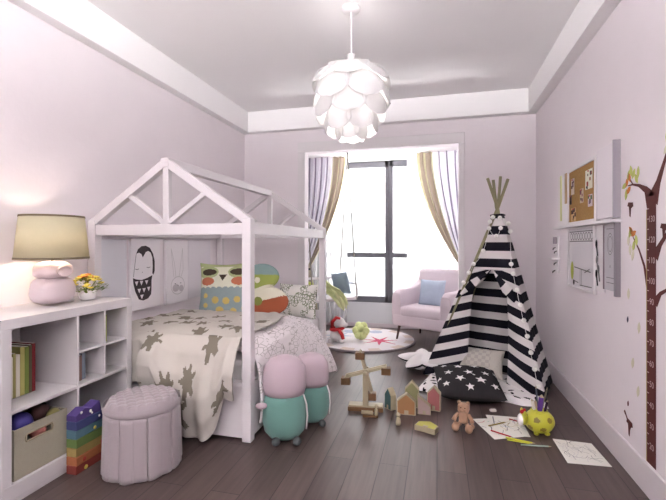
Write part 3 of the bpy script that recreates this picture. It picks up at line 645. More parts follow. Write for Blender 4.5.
# ---------------------------------------------------------------- tufted pouf
t=thing('tufted_stool','round mauve stool with tufted top and pleated skirt by shelf','stool',(-1.60,1.965,0)); t.scale=(.97,.97,1)
R0=.2
def top(u,v):
    a=2*PI*v; r=R0*u; x,y=r*cos(a),r*sin(a); s=PI/.046; p=(x+y)*s*.707; q=(x-y)*s*.707
    puff=(abs(sin(p))*abs(sin(q)))**.5; z=.374+.011*puff*min(1,(1-u)*8+.1)-.05*max(0,u-.85)**2/.0225+ .012*(1-u*u)
    return (x,y,z)
mb=MB(); mb.grid(lambda u,v:top(max(u,.004),v),70,180,cv=True); mb.build('tufted_top',POUF,parent=t,smooth=True)
MB().lathe([(.2,.325),(.207,.332),(.207,.352),(.203,.365)],60,cap=False).build('top_band',POUF,parent=t,smooth=True)
def skirt(u,v):
    a=2*PI*v; np_=9; f=(v*np_+.1)%1; g=min(f,1-f); dent=.016*math.exp(-(g/.022)**2); r=.199+.010*(1-u)+.002*sin(a*18)*(1-u)-dent*(1-.1*u); r+=.004*(f<.5)
    return (r*cos(a),r*sin(a),.004+.003*sin(a*11)+.325*u)
mb=MB(); mb.grid(skirt,12,540,cv=True); mb.build('pleated_skirt',POUF,parent=t,smooth=True,solid=.004)
MB().lathe([(.17,.02),(.17,.32)],40).build('inner_core',POUF,parent=t)
# ---------------------------------------------------------------- wall art above the bed
def canvas(y0,y1,z0,z1,label,art=None,col=None,th=.03):
    w,h=y1-y0,z1-z0; t=thing('canvas_print',label,'picture',(XL+.001,(y0+y1)/2,z0))
    MB().box(0,th,-w/2,w/2,0,h).build('canvas',col or mat('canvas_white',rgb(234,229,233),.8,.1),parent=t,bevel=.003)
    if art:
        mb=MB(); mats=art(mb,w,h,lambda x,y,d=0:(th+.0012+d,x,y)); mb.build('print',mats,parent=t)
def owl_art(mb,w,h,f):
    cx=.01; k=h/.56
    def F(p,d=0): return f(p[0],p[1]*k,d)
    mb.poly([F(p) for p in [(-.12,.445),(-.10,.48),(-.06,.503),(-.01,.507),(.04,.49),(.08,.44),(.10,.38),(.10,.30),(.085,.267),(.07,.28),(.075,.34),(.07,.41),(.05,.45),(.02,.465),(-.01,.455),(-.03,.43),(-.044,.413),(-.06,.44),(-.085,.452)]],0)
    mb.poly([F(p) for p in [(-.156,.258),(-.12,.245),(-.06,.235),(0,.245),(.05,.258),(.07,.265),(.06,.22),(.06,.16),(.055,.11),(.02,.08),(-.04,.07),(-.09,.085),(-.13,.15),(-.15,.21)]],0)
    for a,b in ((-.115,.21),(-.06,.21),(-.0,.21),(-.085,.15),(-.03,.15),(.025,.155),(-.055,.10)): mb.poly([F((a-.02,b+.018),.0006),F((a+.02,b+.018),.0006),F((a,b-.018),.0006)],1)
    strokes(mb,lambda x,y:F((x,y),.0006),[((-.13,.326),(-.11,.320)),((-.11,.320),(-.09,.326)),((.0,.334),(.02,.328)),((.02,.328),(.045,.334)),((-.056,.296),(-.044,.296)),((-.15,.265),(-.14,.33)),((-.14,.33),(-.12,.445))],.005,2)
    return [DINK,mat('print_white',rgb(226,219,224),.8),INK]
def rab_art(mb,w,h,f):
    strokes(mb,lambda x,y:f(x,y,0),[((-.06,.24),(-.10,.50)),((-.10,.50),(-.05,.36)),((.02,.24),(.07,.50)),((.07,.50),(.08,.30)),((-.05,.36),(-.03,.24)),((.08,.3),(.05,.24))],.006,0)
    pts=[(.1*cos(a)-.0,.16+.08*sin(a)) for a in [2*PI*q/24 for q in range(25)]]
    strokes(mb,lambda x,y:f(x,y,0),list(zip(pts[:-1],pts[1:])),.007,0)
    mb.poly([f(*p,.0003) for p in ell(-.03,.14,.05,.035)],1); mb.poly([f(*p,.0003) for p in ell(.05,.13,.035,.03)],1)
    strokes(mb,lambda x,y:f(x,y,.0006),[((-.05,.18),(-.03,.178)),((.03,.18),(.05,.178)),((-.005,.16),(.008,.155))],.006,2)
    return [LINK,mat('rabbit_patch',rgb(198,190,196),.8),INK]
canvas(2.72,3.06,.70,1.27,'canvas print of a sleeping black and white owl above the bed',owl_art)
canvas(3.15,3.47,.69,1.26,'pale grey line canvas print of a rabbit right of the owl',rab_art)
canvas(3.50,3.90,.70,1.265,'blank pale canvas panel between rabbit print and bed corner',None,mat('canvas_pale',rgb(224,219,225),.8),.012)
canvas(2.42,2.69,.70,1.265,'blank grey blue canvas panel left of the owl print',None,mat('canvas_blue',rgb(212,211,218),.8),.012)
# ---------------------------------------------------------------- tipi
AP=Vector((.517,3.95,1.563)); FT={'FL':Vector((-.12,3.93,0)),'FR':Vector((.79,3.49,0)),'BR':Vector((.95,4.0,0)),'BL':Vector((.12,4.42,0))}
def pp(k,z,off=0):
    p=FT[k].lerp(AP,z/1.563); d=Vector((p.x-AP.x,p.y-AP.y,0)); e=.036
    if k=='FL': e=.026*max(0,min(1,(.9-z)/.1))-.004
    return p+d.normalized()*e if d.length>1e-4 else p
t=thing('teepee_tent','black and white striped play teepee with bamboo poles by the right wall','tent',(.45,3.95,0)); tl=Matrix.Translation((-.45,-3.95,0))
for i,k in enumerate(('FL','FR','BR','BL')):
    sd={'FL':(.012,-.012),'FR':(0,.0),'BR':(-.012,.012),'BL':(.012,.012)}[k]
    o=Vector((sd[0],sd[1],0))*.6; q=(.088,-.088,-.028,.022)[i]; tip=AP+Vector((.969*q+o.x,.247*q+o.y,(.25,.26,.245,.275)[i]))
    ft=FT[k]+Vector((0,0,.002)); ft+=(Vector((AP.x,AP.y,0))-ft).normalized()*(.015 if k=='FL' else .04)
    MB(tl).tube([ft,AP+o,tip],.0135,10).build('pole',POLE,parent=t,smooth=True)
ZT=1.50; PH=1.352+.0725*1.06/2*1.0
def vv(z): return (-(z-PH))%1000
def panel(nm,A,B,fa,fb,z0,z1,tilt=0,inset=None,nu=24,nv=40,ref='A',mat_=STRIPE,uvz=None):
    mb=MB(tl)
    def P(u,v):
        z=z0+(z1-z0)*v; a,b=pp(A,z),pp(B,z); f=fa(z)+(fb(z)-fa(z))*u; p=a.lerp(b,f)
        n=(b-a).cross(Vector((0,0,1))).normalized()   # outward-ish
        w=(b-a).length; p=p+n*( -.02*sin(PI*f)*w )
        if inset: p=p-n*inset(u,z)
        p=p+n*.006*sin(f*22+z*4)*w
        p.z=z; return p
    def UV(u,v):
        z=z0+(z1-z0)*v; a,b=pp(A,z),pp(B,z); f=fa(z)+(fb(z)-fa(z))*u; w=(b-a).length
        tdist=f*w if ref=='A' else (1-f)*w
        return (u,PH-z+tilt*tdist+10*.145)
    mb.grid(P,nu,nv,uvf=UV); return mb.build(nm,mat_,parent=t,smooth=True,solid=.004)
one=lambda z:1.0; zero=lambda z:0.0
def aL(z): return .5-(.5-.22)*min(1,(1.02-z)/.18) if z>.84 else .22+.13*(1-z/.84)
def aR(z): return .5+(.5-.22)*min(1,(1.02-z)/.18) if z>.84 else .78-.10*(1-z/.84)
panel('upper_front_panel','FL','FR',zero,one,1.0,ZT)
panel('left_door_flap','FL','FR',zero,aL,.015,1.02,tilt=.33,inset=lambda u,z:.15*u*u*(1-z/1.02))
panel('right_door_flap','FL','FR',aR,one,.015,1.02,tilt=.40,inset=lambda u,z:.10*(1-u)**2*(1-z/1.02),ref='B')
panel('right_side_panel','FR','BR',zero,one,.015,ZT)
panel('back_panel','BR','BL',zero,one,.015,ZT)
panel('left_side_panel','BL','FL',zero,one,.015,ZT)
# folded back corners of the door flaps
def fold(pts,ang,nm):
    mb=MB(tl); n=14; P=[Vector(p) for p in pts]
    def f(u,v): return P[0].lerp(P[1],u).lerp(P[3].lerp(P[2],u),v)+Vector((0,-.012*sin(PI*u)*sin(PI*v),0))
    def uv(u,v): q=f(u,v); return (u,(q.x*sin(ang)+q.z*cos(ang))+.02)
    mb.grid(f,n,n,uvf=uv); mb.build(nm,STRIPE,parent=t,smooth=True,solid=.006)
def fp(f,z,out=.025):
    a,b=pp('FL',z),pp('FR',z); n=(b-a).cross(Vector((0,0,1))).normalized(); return a.lerp(b,f)+n*out
fold([fp(.47,1.0),fp(.10,.90),fp(.04,.74),fp(.25,.84)],.9,'left_flap_fold')
fold([fp(.53,1.0),fp(.90,.86),fp(.93,.72),fp(.74,.82)],-.9,'right_flap_fold')
MB(tl).tube([pp('FL',1.49)+Vector((-.01,-.01,0)),pp('FR',1.49)+Vector((.01,-.01,0)),pp('BR',1.49)+Vector((.01,.01,0)),pp('BL',1.49)+Vector((-.01,.01,0)),pp('FL',1.49)+Vector((-.01,-.01,0))],.008,6).build('top_tie',BLACK,parent=t)
BULB=mat('white_cotton_ball',rgb(246,244,240),.7)
# string lights
t=thing('string_lights','string of small white cotton ball lights draped over the teepee','string lights',(0,0,0))
def pixpt(px,py,depth):
    a=math.atan(105/411); r=(px-333)/411*depth; return Vector((cos(a)*r-sin(a)*depth,sin(a)*r+cos(a)*depth,1.23-(py-244)/411*depth))
def face_pt(f,z,side):
    if side=='F': a,b=pp('FL',z),pp('FR',z)
    else: a,b=pp('FR',z),pp('BR',z)
    n=(b-a).cross(Vector((0,0,1))).normalized(); return a.lerp(b,f)+n*.035
chainR=[face_pt(.95,1.46,'F')]+[face_pt(.05,z,'R') for z in (1.41,1.34)]+[face_pt(.98,z,'F') for z in (1.06,.98,.85,.73,.61,.49,.37,.25,.13)]
chainL=[face_pt(.2,1.47,'F'),face_pt(.05,1.43,'F'),face_pt(.15,1.37,'F'),face_pt(.6,1.30,'F'),face_pt(.85,1.37,'F')]
chainM=[face_pt(.15,1.37,'F'),face_pt(.2,1.17,'F'),face_pt(.05,1.05,'F'),face_pt(.02,.97,'F'),face_pt(.01,.88,'F')]
for ch in (chainR,chainL,chainM):
    pts=[]
    for a,b in zip(ch[:-1],ch[1:]):
        for q in range(5): p=a.lerp(b,q/5); p.z-=.02*sin(PI*q/5); pts.append(p)
    pts.append(ch[-1]); cd_=MB().tube(pts,.0018,5).build('cord',PWHITE,parent=t)
    for p in (ch[1:] if ch is chainM else ch): MB().ball(p,.019,14).build('bulb',BULB,parent=cd_,smooth=True)
# padded mat of the tent
def blot(x,y):
    c=Vector((x*13,y*13,2)); i=(math.floor(c.x),math.floor(c.y)); r=random.Random(i[0]*71+i[1]*13)
    fx,fy=c.x-i[0]-.5-r.uniform(-.15,.15),c.y-i[1]-.5-r.uniform(-.15,.15); a=r.random()*3
    u=fx*cos(a)+fy*sin(a); v=-fx*sin(a)+fy*cos(a)
    return (u/.36)**2+(v/.15)**2<1 and r.random()<.8
def matshape(u,v):
    # quilt corners (plan)
    A,B,C,D=Vector((-.17,3.52,0)),Vector((.80,3.36,0)),Vector((.80,3.95,0)),Vector((.0,4.25,0))
    p=A.lerp(B,u).lerp(D.lerp(C,u),v); e=min(u,1-u,v,1-v); z=.045*min(1,e/.05)**.5+.012*noise.noise(Vector((p.x*8,p.y*8,0)))*min(1,e/.05)
    if v<.05: p.y-=.015*sin(u*25)
    return (p.x,p.y,max(z,.0)+.004)
mb=MB(); mb.grid(matshape,150,90,mf=lambda u,v:1 if blot(*matshape(u,v)[:2]) else 0); 
mb.grid(lambda u,v:(matshape(u,v)[0],matshape(u,v)[1],.002),20,20)
tag(mb.build('padded_mat',[WHITEF,BLACK],smooth=True),'white padded mat with black dashes spread under the teepee entrance','mat')
# starry cushion
stars=[star(*q) for q in ((-.25,.5,.16,.07,.2),(.28,.62,.17,.07,.8),(-.62,.05,.15,.06,.1),(.02,.08,.17,.07,.5),(.55,.12,.15,.06,.3),(-.3,-.35,.17,.07,.9),(.32,-.38,.19,.08,.2),(-.05,-.75,.14,.06,.4),(.72,-.6,.15,.06,.7),(-.75,-.6,.13,.06,.2),(-.7,.62,.12,.05,.6),(.75,.7,.13,.05,.1),(.0,.85,.1,.04,.3),(-.45,.88,.1,.04,.8),(-.93,-.2,.1,.04,.2),(.9,.3,.1,.04,.2),(.15,-.1,.05,.03,0))]
def sm(u,v):
    x,y=2*u-1,2*v-1
    for P in stars:
        if inpoly(x,y,P): return 1
    return 0
tag(pillow(.50,.44,.17,110,sm,ear=.03,pw=3).build('cushion',[CHAR,WHITEF],loc=(.23,3.46,.120),rot=(-1.36,.03,.12),smooth=True),'charcoal cushion with white stars lying in front of the teepee','cushion')
tag(pillow(.42,.26,.14,40,lambda u,v:1 if (int(u*14)+int(v*9))%2 and abs(u-.5)<.25 else 0).build('cushion',[mat('oat_knit',rgb(196,190,182),.95,.05,bump=.8,bs=90),mat('oat_knit_dark',rgb(180,174,168),.95,.05,bump=.8,bs=90)],loc=(.36,3.92,.165),rot=(-.5,0,-.3),smooth=True),'oatmeal knitted cushion inside the teepee','cushion')
# white star cushion left of tent
def starpil(u,v,sg):
    a=2*PI*v; k=v*10; i=int(k); f=k-i; R,r=.25,.12
    r0,r1=(R,r) if i%2==0 else (r,R); rad=r0+(r1-r0)*f
    return (u*rad*cos(a),u*rad*sin(a),sg*.055*max(0,(1-u**2))**.6*(1.0))
mb=MB(); mb.grid(lambda u,v:starpil(u,v,1),24,100,cv=True); mb.grid(lambda u,v:starpil(u,v,-1),24,100,cv=True,m=1)
tag(mb.build('star_cushion',[WHITEF,CHAR],loc=(-.15,4.08,.115),rot=(.10,-.10,.35),smooth=True),'white star shaped cushion with dark underside leaning left of teepee','cushion')
tag(pillow(.34,.30,.09,30,lambda u,v:1 if blot(u*.4,v*.4) else 0).build('cushion',[WHITEF,CHAR],loc=(-.12,4.16,.05),rot=(-PI/2,0,.5),smooth=True),'flat white cushion beneath the star cushion left of teepee','cushion')
# ---------------------------------------------------------------- wooden ferris wheel
t=thing('toy_ferris_wheel','pale wooden toy ferris wheel with brown gondolas on the floor','toy',(-.52,3.02,0),.10)
MB().box(-.13,.13,-.045,.045,0,.03).build('base',WOODD,parent=t,bevel=.004)
MB().box(-.125,.125,-.04,.04,.03,.042).build('base_top',WOOD,parent=t,bevel=.003)
for s in (-1,1): MB().box(-.020,.020,s*.034-.006,s*.034+.006,.04,.31).build('upright',WOOD,parent=t,bevel=.003)
MB(Matrix.Translation((0,0,.285))@Matrix.Rotation(PI/2,4,'X')).lathe([(.012,-.075),(.012,.06)],16).build('axle',WOOD,parent=t,smooth=True)
for k in range(4):
    a=math.radians(16+90*k); d=Vector((cos(a),0,sin(a))); h=Vector((0,0,.285)); 
    L=.155 
    for s in (-1,1): arm_=MB().bar(h+Vector((0,s*.018,0)),h+d*L+Vector((0,s*.018,0)),.010,.022,up=(0,1,0) if False else (0,0,1) if abs(d.z)<.7 else (1,0,0)).build('arm',WOOD,parent=t,bevel=.002)
    g=h+d*L
    gg=MB(); gg.box(g.x-.034,g.x+.034,g.y-.034,g.y+.034,g.z-.058,g.z-.008); gg.build('gondola',WOODD,parent=arm_,bevel=.004)
    MB().tube([(g.x,-.034,g.z),(g.x,.034,g.z)],.006,8).build('pin',WOOD,parent=arm_)
MB(Matrix.Translation((0,-.065,.285))).ball((0,0,0),(.018,.01,.018),12).build('hub_cap',WOOD,parent=t,smooth=True)
t=thing('wooden_cart','pale wooden log cart toy in front of the ferris wheel','toy',(-.47,2.90,0),.1)
MB().box(-.05,.06,-.022,.022,.002,.016).build('bed',WOODD,parent=t,bevel=.003)
MB(Matrix.Translation((-.02,0,.030))@Matrix.Rotation(PI/2,4,'Y')).lathe([(.013,-.04),(.013,.04)],14).build('log',WOOD,parent=t,smooth=True)
MB().lathe([(.013,.016),(.015,.03),(.012,.055),(.007,.062),(.013,.072),(.013,.082),(.006,.092)],14,c=(.045,0,0)).build('driver',WOOD,parent=t,smooth=True)
# ---------------------------------------------------------------- little houses
def house(x,y,w,h,roof,c,label,rz=0,d=.05,half=False,z=0):
    t=thing('toy_house',label,'toy house',(x,y,z),rz,'wooden toy houses on the floor')
    P=[(-w/2,0),(w/2,0),(w/2,h-roof),(0,h),(-w/2,h-roof)] if not half else [(-w/2,0),(w/2,0),(w/2,h-roof),(-w/2,h)]
    MB().prism(P,-d/2,d/2,lambda a,b,q:(a,q,b)).build('block',WOOD,parent=t,bevel=.002)
    cx=sum(p[0] for p in P)/len(P); cz=sum(p[1] for p in P)/len(P); Q=[(cx+(p[0]-cx)*.88,cz+(p[1]-cz)*.9) for p in P]
    MB().prism(Q,-d/2-.002,-d/2+.001,lambda a,b,q:(a,q,b)).build('painted_front',cm('toy_paint',*[int(q*.85+10) for q in c]),parent=t)
    MB().box(-w*.10,w*.12,-d/2-.004,-d/2-.001,.004,h*.22).build('door',WOOD,parent=t)
    return t
house(-.222,3.02,.135,.152,.055,(176,128,84),'orange brown wooden toy house at the front of the cluster')
house(-.19,3.16,.105,.200,.06,(150,148,104),'tall olive green toy house behind the others')
house(-.345,3.08,.075,.160,.05,(70,104,104),'dark teal narrow toy house at the left of the cluster',rz=-.75)
house(-.097,3.055,.095,.135,.075,(196,170,164),'pale pink toy house with one sloping roof side',half=True)
house(-.028,3.14,.095,.180,.05,(176,104,104),'red pink wooden toy house at the right of the cluster',rz=-.15)
t=house(-.065,2.77,.14,.105,.04,(200,196,96),'yellow toy house lying flat on the floor in front',d=.035); t.rotation_euler=(-PI/2,0,-.35); t.location=(-.085,2.74,.0195)
t=thing('peg_doll','pale wooden peg doll in front of the orange house','toy',(-.262,2.82,0))
MB().lathe([(.016,0),(.018,.012),(.014,.045),(.008,.056)],18).build('body',WOOD,parent=t,smooth=True)
MB().ball((0,0,.068),.0155,14).build('head',WOOD,parent=t,smooth=True)
# wooden bear
t=thing('wooden_bear','jointed pinkish wooden bear sitting on the floor','toy',(.165,2.87,0),-.2); t.scale=(1,1,1)
MB().box(-.030,.030,-.02,.025,.035,.115).build('body',BWOOD,parent=t,bevel=.014,seg=4,smooth=True)
mb=MB().box(-.036,.036,-.030,.030,.112,.168); hd=mb.build('head',BWOOD,parent=t,bevel=.014,seg=4,smooth=True)
MB().ball((0,-.034,.130),(.014,.012,.011),12).build('muzzle',BWOOD,parent=hd,smooth=True)
for s in (-1,1):
    MB().ball((s*.028,0,.172),(.013,.009,.014),12).build('ear',BWOOD,parent=hd,smooth=True)
    MB().tube([(s*.032,-.005,.10),(s*.052,-.022,.078),(s*.058,-.035,.060)],[.012,.013,.015],10).build('arm',BWOOD,parent=t,smooth=True)
    mb=MB(); mb.tube([(s*.022,-.01,.035),(s*.038,-.05,.030)],[.015,.015],10); mb.ball((s*.042,-.062,.028),(.025,.020,.028),14); mb.build('leg',BWOOD,parent=t,smooth=True)
    MB().ball((s*.055,.012,.018),(.015,.015,.018),10).build('wheel',BWOOD,parent=t,smooth=True)
    MB().ball((s*.013,-.031,.148),.0035,8).build('eye',BLACK,parent=hd,smooth=True)
# spotted pot
t=thing('pen_pot','yellow spotted animal shaped pen pot on the floor','pen pot',(.64,2.93,0),.15)
sp=[(a,b) for a in (0.2,1.2,2.2,3.2,4.2,5.2) for b in (1.2,1.95)]
def spot(th_,ph):
    for i,(a,b) in enumerate(sp):
        a2=a+(.5 if b>1.5 else 0); dx=(ph-a2+PI)%(2*PI)-PI
        r2=(dx*sin(th_))**2+(th_-b)**2
        if r2<.045: return 1
    return 0
MB().ball((0,0,.078),(.092,.082,.076),72,mf=spot).build('body',[YEL,YBR],parent=t,smooth=True)
MB().lathe([(.045,.140),(.052,.146),(.050,.152),(.040,.150),(.038,.120)],30).build('rim',YEL,parent=t,smooth=True)
hd=MB().ball((-.105,-.015,.095),(.028,.036,.042),20).build('head',YEL,parent=t,smooth=True)
MB().ball((-.124,-.02,.088),(.020,.030,.040),16).build('face',PWHITE,parent=hd,smooth=True)
for s in (-1,1): MB().ball((-.105,s*.03-.015,.135),(.010,.012,.02),10).build('ear',YEL,parent=hd,smooth=True); 
mb=MB(); mb.ball((-.115,-.02,.140),(.014,.010,.014),10); mb.ball((-.100,-.02,.148),(.010,.010,.014),10); mb.build('comb',REDP,parent=hd,smooth=True)
for a in (-.9,.9,2.2,-2.2): MB().ball((.055*cos(a),.05*sin(a),.012),(.018,.018,.012),10).build('foot',YEL,parent=t,smooth=True)
def pen(x0,y0,z0,x1,y1,z1,r,c,label,nm='pencil'):
    t=thing(nm,label,nm,(0,0,0),group='pens standing in the yellow pot')
    a,b=Vector((x0,y0,z0)),Vector((x1,y1,z1)); k=a.lerp(b,.9)
    MB().tube([a,k],r,8).build('shaft',cm('pen_'+label.split()[0],*c,rough=.4),parent=t,smooth=False); MB().tube([k,b],[r*.95,r*.2],8).build('tip',WOOD,parent=t)
bx,by=.64,2.93
pen(bx-.005,by-.01,.10,bx+.01,by-.02,.255,.016,(98,60,140),'purple thick marker standing in the yellow pot','marker')
pen(bx+.02,by-.015,.10,bx+.045,by-.02,.225,.008,(50,30,50),'dark plum pencil right of the purple marker')
pen(bx-.02,by,.10,bx-.045,by,.215,.010,(214,206,196),'white pencil left of the purple marker')
pen(bx-.01,by+.01,.10,bx-.02,by+.02,.205,.008,(188,166,140),'beige pencil behind the white one')
pen(bx+.01,by+.02,.10,bx+.06,by+.05,.285,.005,(110,104,84),'olive slim pencil leaning right in the pot')
pen(bx,by+.02,.10,bx-.01,by+.05,.29,.005,(90,96,110),'grey slim pencil at the back of the pot')
# papers & pencils on the floor
def sheet(P,z,label,fn,mats):
    mb=MB(); mb.prism(P,0,.0012,lambda a,b,q:(a,b,z+q)); fn(mb,lambda a,b:(a,b,z+.0018)); tag(mb.build('drawing_sheet',[PAPER]+mats,),label,'drawing',group='drawings on the floor')
def scr(seed,P,n,w,m=1,L=.05):
    rr_=random.Random(seed)
    def f(mb,g):
        A,B,C,D=[Vector(p) for p in P]
        for k in range(n):
            u,v=rr_.uniform(.12,.85),rr_.uniform(.12,.85); c=A.lerp(B,u).lerp(D.lerp(C,u),v); a=rr_.random()*6; pts=[c]
            for q in range(5):
                a+=rr_.uniform(-.7,.7); nx=pts[-1]+Vector((cos(a),sin(a)))*L*.35
                pts.append(nx)
            pts=[p for p in pts if inpoly(p.x,p.y,P)]
            strokes(mb,g,[((p.x,p.y),(q.x,q.y)) for p,q in zip(pts[:-1],pts[1:])],w,m if isinstance(m,int) else rr_.choice(m))
    return f
P1=[(.70,2.855),(.915,2.845),(.93,2.575),(.705,2.56)]
sheet(P1,.001,'pencil sketch sheet lying alone nearest the right wall',scr(5,P1,34,.0022,[1,2]),[INK,LINK])
P2=[(.235,3.04),(.42,3.10),(.53,2.84),(.345,2.755)]
sheet(P2,.001,'white drawing sheet with green corner by the wooden bear',scr(8,P2,12,.004,[1,2,3]),[cm('paint_green',130,190,160),REDP,INK])
P3=[(.33,3.13),(.56,3.14),(.57,2.84),(.37,2.83)]
sheet(P3,.0035,'grey toned drawing sheet overlapping beside the pen pot',scr(9,P3,22,.003,[1,2,3]),[INK,cm('paint_blue',150,176,196),cm('paint_olive',170,164,110)])
def fpencil(a,b,c,label,z=.0065,r=.0045,g='loose pencils on the floor'):
    t=thing('pencil',label,'pencil',(0,0,z),group=g); A,B=Vector((*a,0)),Vector((*b,0)); k=A.lerp(B,.9)
    MB().tube([A,k],r,6).build('shaft',cm('p_'+label.split()[0],*c,rough=.4),parent=t); MB().tube([k,B],[r,.0008],6).build('tip',WOOD,parent=t)
fpencil((.415,2.795),(.58,2.755),(206,208,66),'yellow green pencil at the front edge, upper of two',.0048)
fpencil((.42,2.765),(.56,2.745),(190,196,60),'yellow green pencil at the front edge, lower of two',.0048)
fpencil((.49,2.715),(.665,2.735),(160,186,176),'pale aqua pencil near the sketch sheet',.0048)
fpencil((.335,2.86),(.46,2.79),(176,40,56),'red pencil on the edge of the white drawing',.011)
fpencil((.33,2.93),(.45,3.02),(150,130,60),'brown pencil lying diagonally across the drawings',.0105)
fpencil((.48,3.08),(.56,3.04),(150,40,44),'dark red pencil beside the pot face',.0105)
fpencil((.37,2.96),(.375,3.10),(150,150,156),'grey pencil upright along the sheet overlap',.0105)
t=thing('eraser','small white eraser above the drawings','eraser',(.39,3.22,0),.3); MB().box(-.022,.022,-.012,.012,0,.014).build('rubber',PWHITE,parent=t,bevel=.003); MB().box(-.012,.022,-.0125,.0125,0,.0145).build('sleeve',PAPER,parent=t)
# ---------------------------------------------------------------- right wall: boards
XW=XR-.0005
def wallpoly(mb,P,m,d0=.0,d1=.002): mb.prism([(y,z) for y,z in P],0,1,lambda a,b,q:(XW-(d0+(d1-d0)*q),a,b),m)
t=thing('cork_board','white framed cork board on the right wall above the chalk frame','board',(XW,3.25,1.38))
M=Matrix.Translation((-XW,-3.25,-1.38))
MB(M).box(XW-.018,XW,2.985,3.525,1.392,1.775).build('cork',CORK,parent=t)
mb=MB(M)
for a in ((2.955,2.985,1.375,1.80),(3.525,3.55,1.375,1.80),(2.985,3.525,1.375,1.395),(2.985,3.525,1.775,1.80)): mb.box(XW-.026,XW,*a)
mb.build('frame',TRIM,parent=t,bevel=.002)
def photo(y0,y1,z0,z1,label,cols,seed):
    r=random.Random(seed); mb=MB(); mb.box(XW-.0205,XW-.0185,y0,y1,z0,z1,0)
    for k in range(7):
        a,b=r.uniform(y0+.012,y1-.012),r.uniform(z0+.012,z1-.012); s=r.uniform(.006,.016)
        mb.box(XW-.0215,XW-.0205,max(y0,a-s),min(y1,a+s),max(z0,b-s),min(z1,b+s),1+k%2)
    mb.ball((XW-.024,(y0+y1)/2,z1-.01),.005,8,m=3)
    tag(mb.build('pinned_photo',[mat('photo_paper',rgb(*cols[0]),.6),cm('ph1',*cols[1]),cm('ph2',*cols[2]),REDP]),label,'photo',group='papers pinned to the cork board')
photo(3.03,3.16,1.60,1.73,'largest white paper with dark figures at top of cork board',((226,222,204),(60,50,50),(150,70,60)),1)
photo(3.03,3.11,1.48,1.56,'lilac tinted square photo at lower right of cork board',((206,190,196),(120,100,120),(90,110,70)),2)
photo(3.40,3.47,1.60,1.72,'narrow pale paper at upper left of cork board',((214,196,180),(90,60,60),(170,150,150)),3)
photo(3.20,3.27,1.52,1.62,'small mixed colour photo in middle of cork board',((196,176,150),(80,60,60),(150,90,110)),4)
photo(3.36,3.47,1.40,1.50,'tan paper with dark dotted edge at bottom left of cork board',((198,160,110),(60,40,40),(90,60,40)),5)
photo(3.46,3.51,1.53,1.60,'tiny dark paper at left middle of cork board',((110,84,74),(60,40,40),(40,30,30)),6)
t=thing('white_board','plain white memo panel with grey side edge right of cork board','board',(XW,2.8,1.38)); M=Matrix.Translation((-XW,-2.8,-1.38))
MB(M).box(XW-.03,XW,2.665,2.925,1.385,1.812).build('panel',mat('memo_white',rgb(226,218,224),.5),parent=t,bevel=.002)
MB(M).box(XW-.036,XW,2.650,2.665,1.38,1.822).build('edge_strip',mat('grey_edge',rgb(158,152,160),.5),parent=t,bevel=.001)
t=thing('pencil_rack','narrow yellow and beige striped strip left of cork board','wall decoration',(XW,3.7,1.38)); M=Matrix.Translation((-XW,-3.7,-1.38))
MB(M).box(XW-.012,XW,3.575,3.86,1.38,1.80).build('board',TRIM,parent=t,bevel=.002)
MB(M).box(XW-.018,XW-.012,3.74,3.775,1.42,1.79).build('yellow_strip',cm('strip_yellow',214,212,160),parent=t)
MB(M).box(XW-.018,XW-.012,3.60,3.645,1.55,1.79).build('tan_strip',cm('strip_tan',190,160,128),parent=t)
tag(MB().box(XW-.05,XW,2.64,3.88,1.355,1.373).build('wall_ledge',TRIM,bevel=.002),'long thin white ledge on right wall between upper and lower boards','shelf')
# lower chalk frame
t=thing('framed_drawing','white framed drawing with grey scroll border below cork board','picture',(XW,3.2,.9)); M=Matrix.Translation((-XW,-3.2,-.9))
MB(M).box(XW-.012,XW,3.02,3.55,.915,1.345).build('backing',mat('frame_paper',rgb(222,218,222),.7),parent=t)
mb=MB(M)
for a in ((3.005,3.02,.90,1.352),(3.55,3.562,.90,1.352),(3.02,3.55,.90,.915),(3.02,3.55,1.34,1.352)): mb.box(XW-.022,XW,*a)
mb.build('frame',TRIM,parent=t,bevel=.002)
mb=MB(M); g=lambda y,z:(XW-.0135,y,z)
sg=[]
for k in range(9):
    y=3.06+.053*k; pts=[(y+.022*cos(a),1.285+.025*sin(a)) for a in [2*PI*q/10 for q in range(11)]]; sg+=list(zip(pts[:-1],pts[1:]))
sg+=[((3.04,1.32),(3.53,1.32)),((3.04,1.25),(3.53,1.25)),((3.04,1.32),(3.04,1.25)),((3.08,1.04),(3.42,1.06)),((3.26,1.05),(3.26,.93)),((3.29,1.05),(3.29,.93)),((3.1,1.06),(3.2,1.03)),((3.33,.95),(3.45,.96)),((3.06,.94),(3.3,.935))]
strokes(mb,g,sg,.007,0)
mb.poly([g(y,z) for y,z in ell(3.47,1.03,.035,.07)],1); mb.poly([(XW-.014,y,z) for y,z in ell(3.43,.945,.02,.02)],2); mb.build('print',[INK,cm('lime_print',178,184,88),DINK],parent=t)
t=thing('grey_panel','grey poster panel with oval wreath and dark edge on right wall','picture',(XW,2.75,.93)); M=Matrix.Translation((-XW,-2.75,-.93))
MB(M).box(XW-.014,XW,2.675,2.845,.955,1.345).build('panel',mat('grey_panel_paper',rgb(190,186,192),.7),parent=t)
MB(M).box(XW-.026,XW,2.650,2.675,.93,1.352).build('edge_strip',mat('dark_grey_edge',rgb(138,130,138),.5),parent=t)
MB(M).box(XW-.020,XW,2.845,2.852,.955,1.345).build('edge_strip',mat('maroon_edge',rgb(120,104,112),.5),parent=t)
mb=MB(M); g=lambda y,z:(XW-.0155,y,z); sg=[]
for R in (.030,.042): 
    pts=[(2.755+R*cos(a),1.23+R*1.5*sin(a)) for a in [2*PI*q/20 for q in range(21)]]; sg+=list(zip(pts[:-1],pts[1:]))
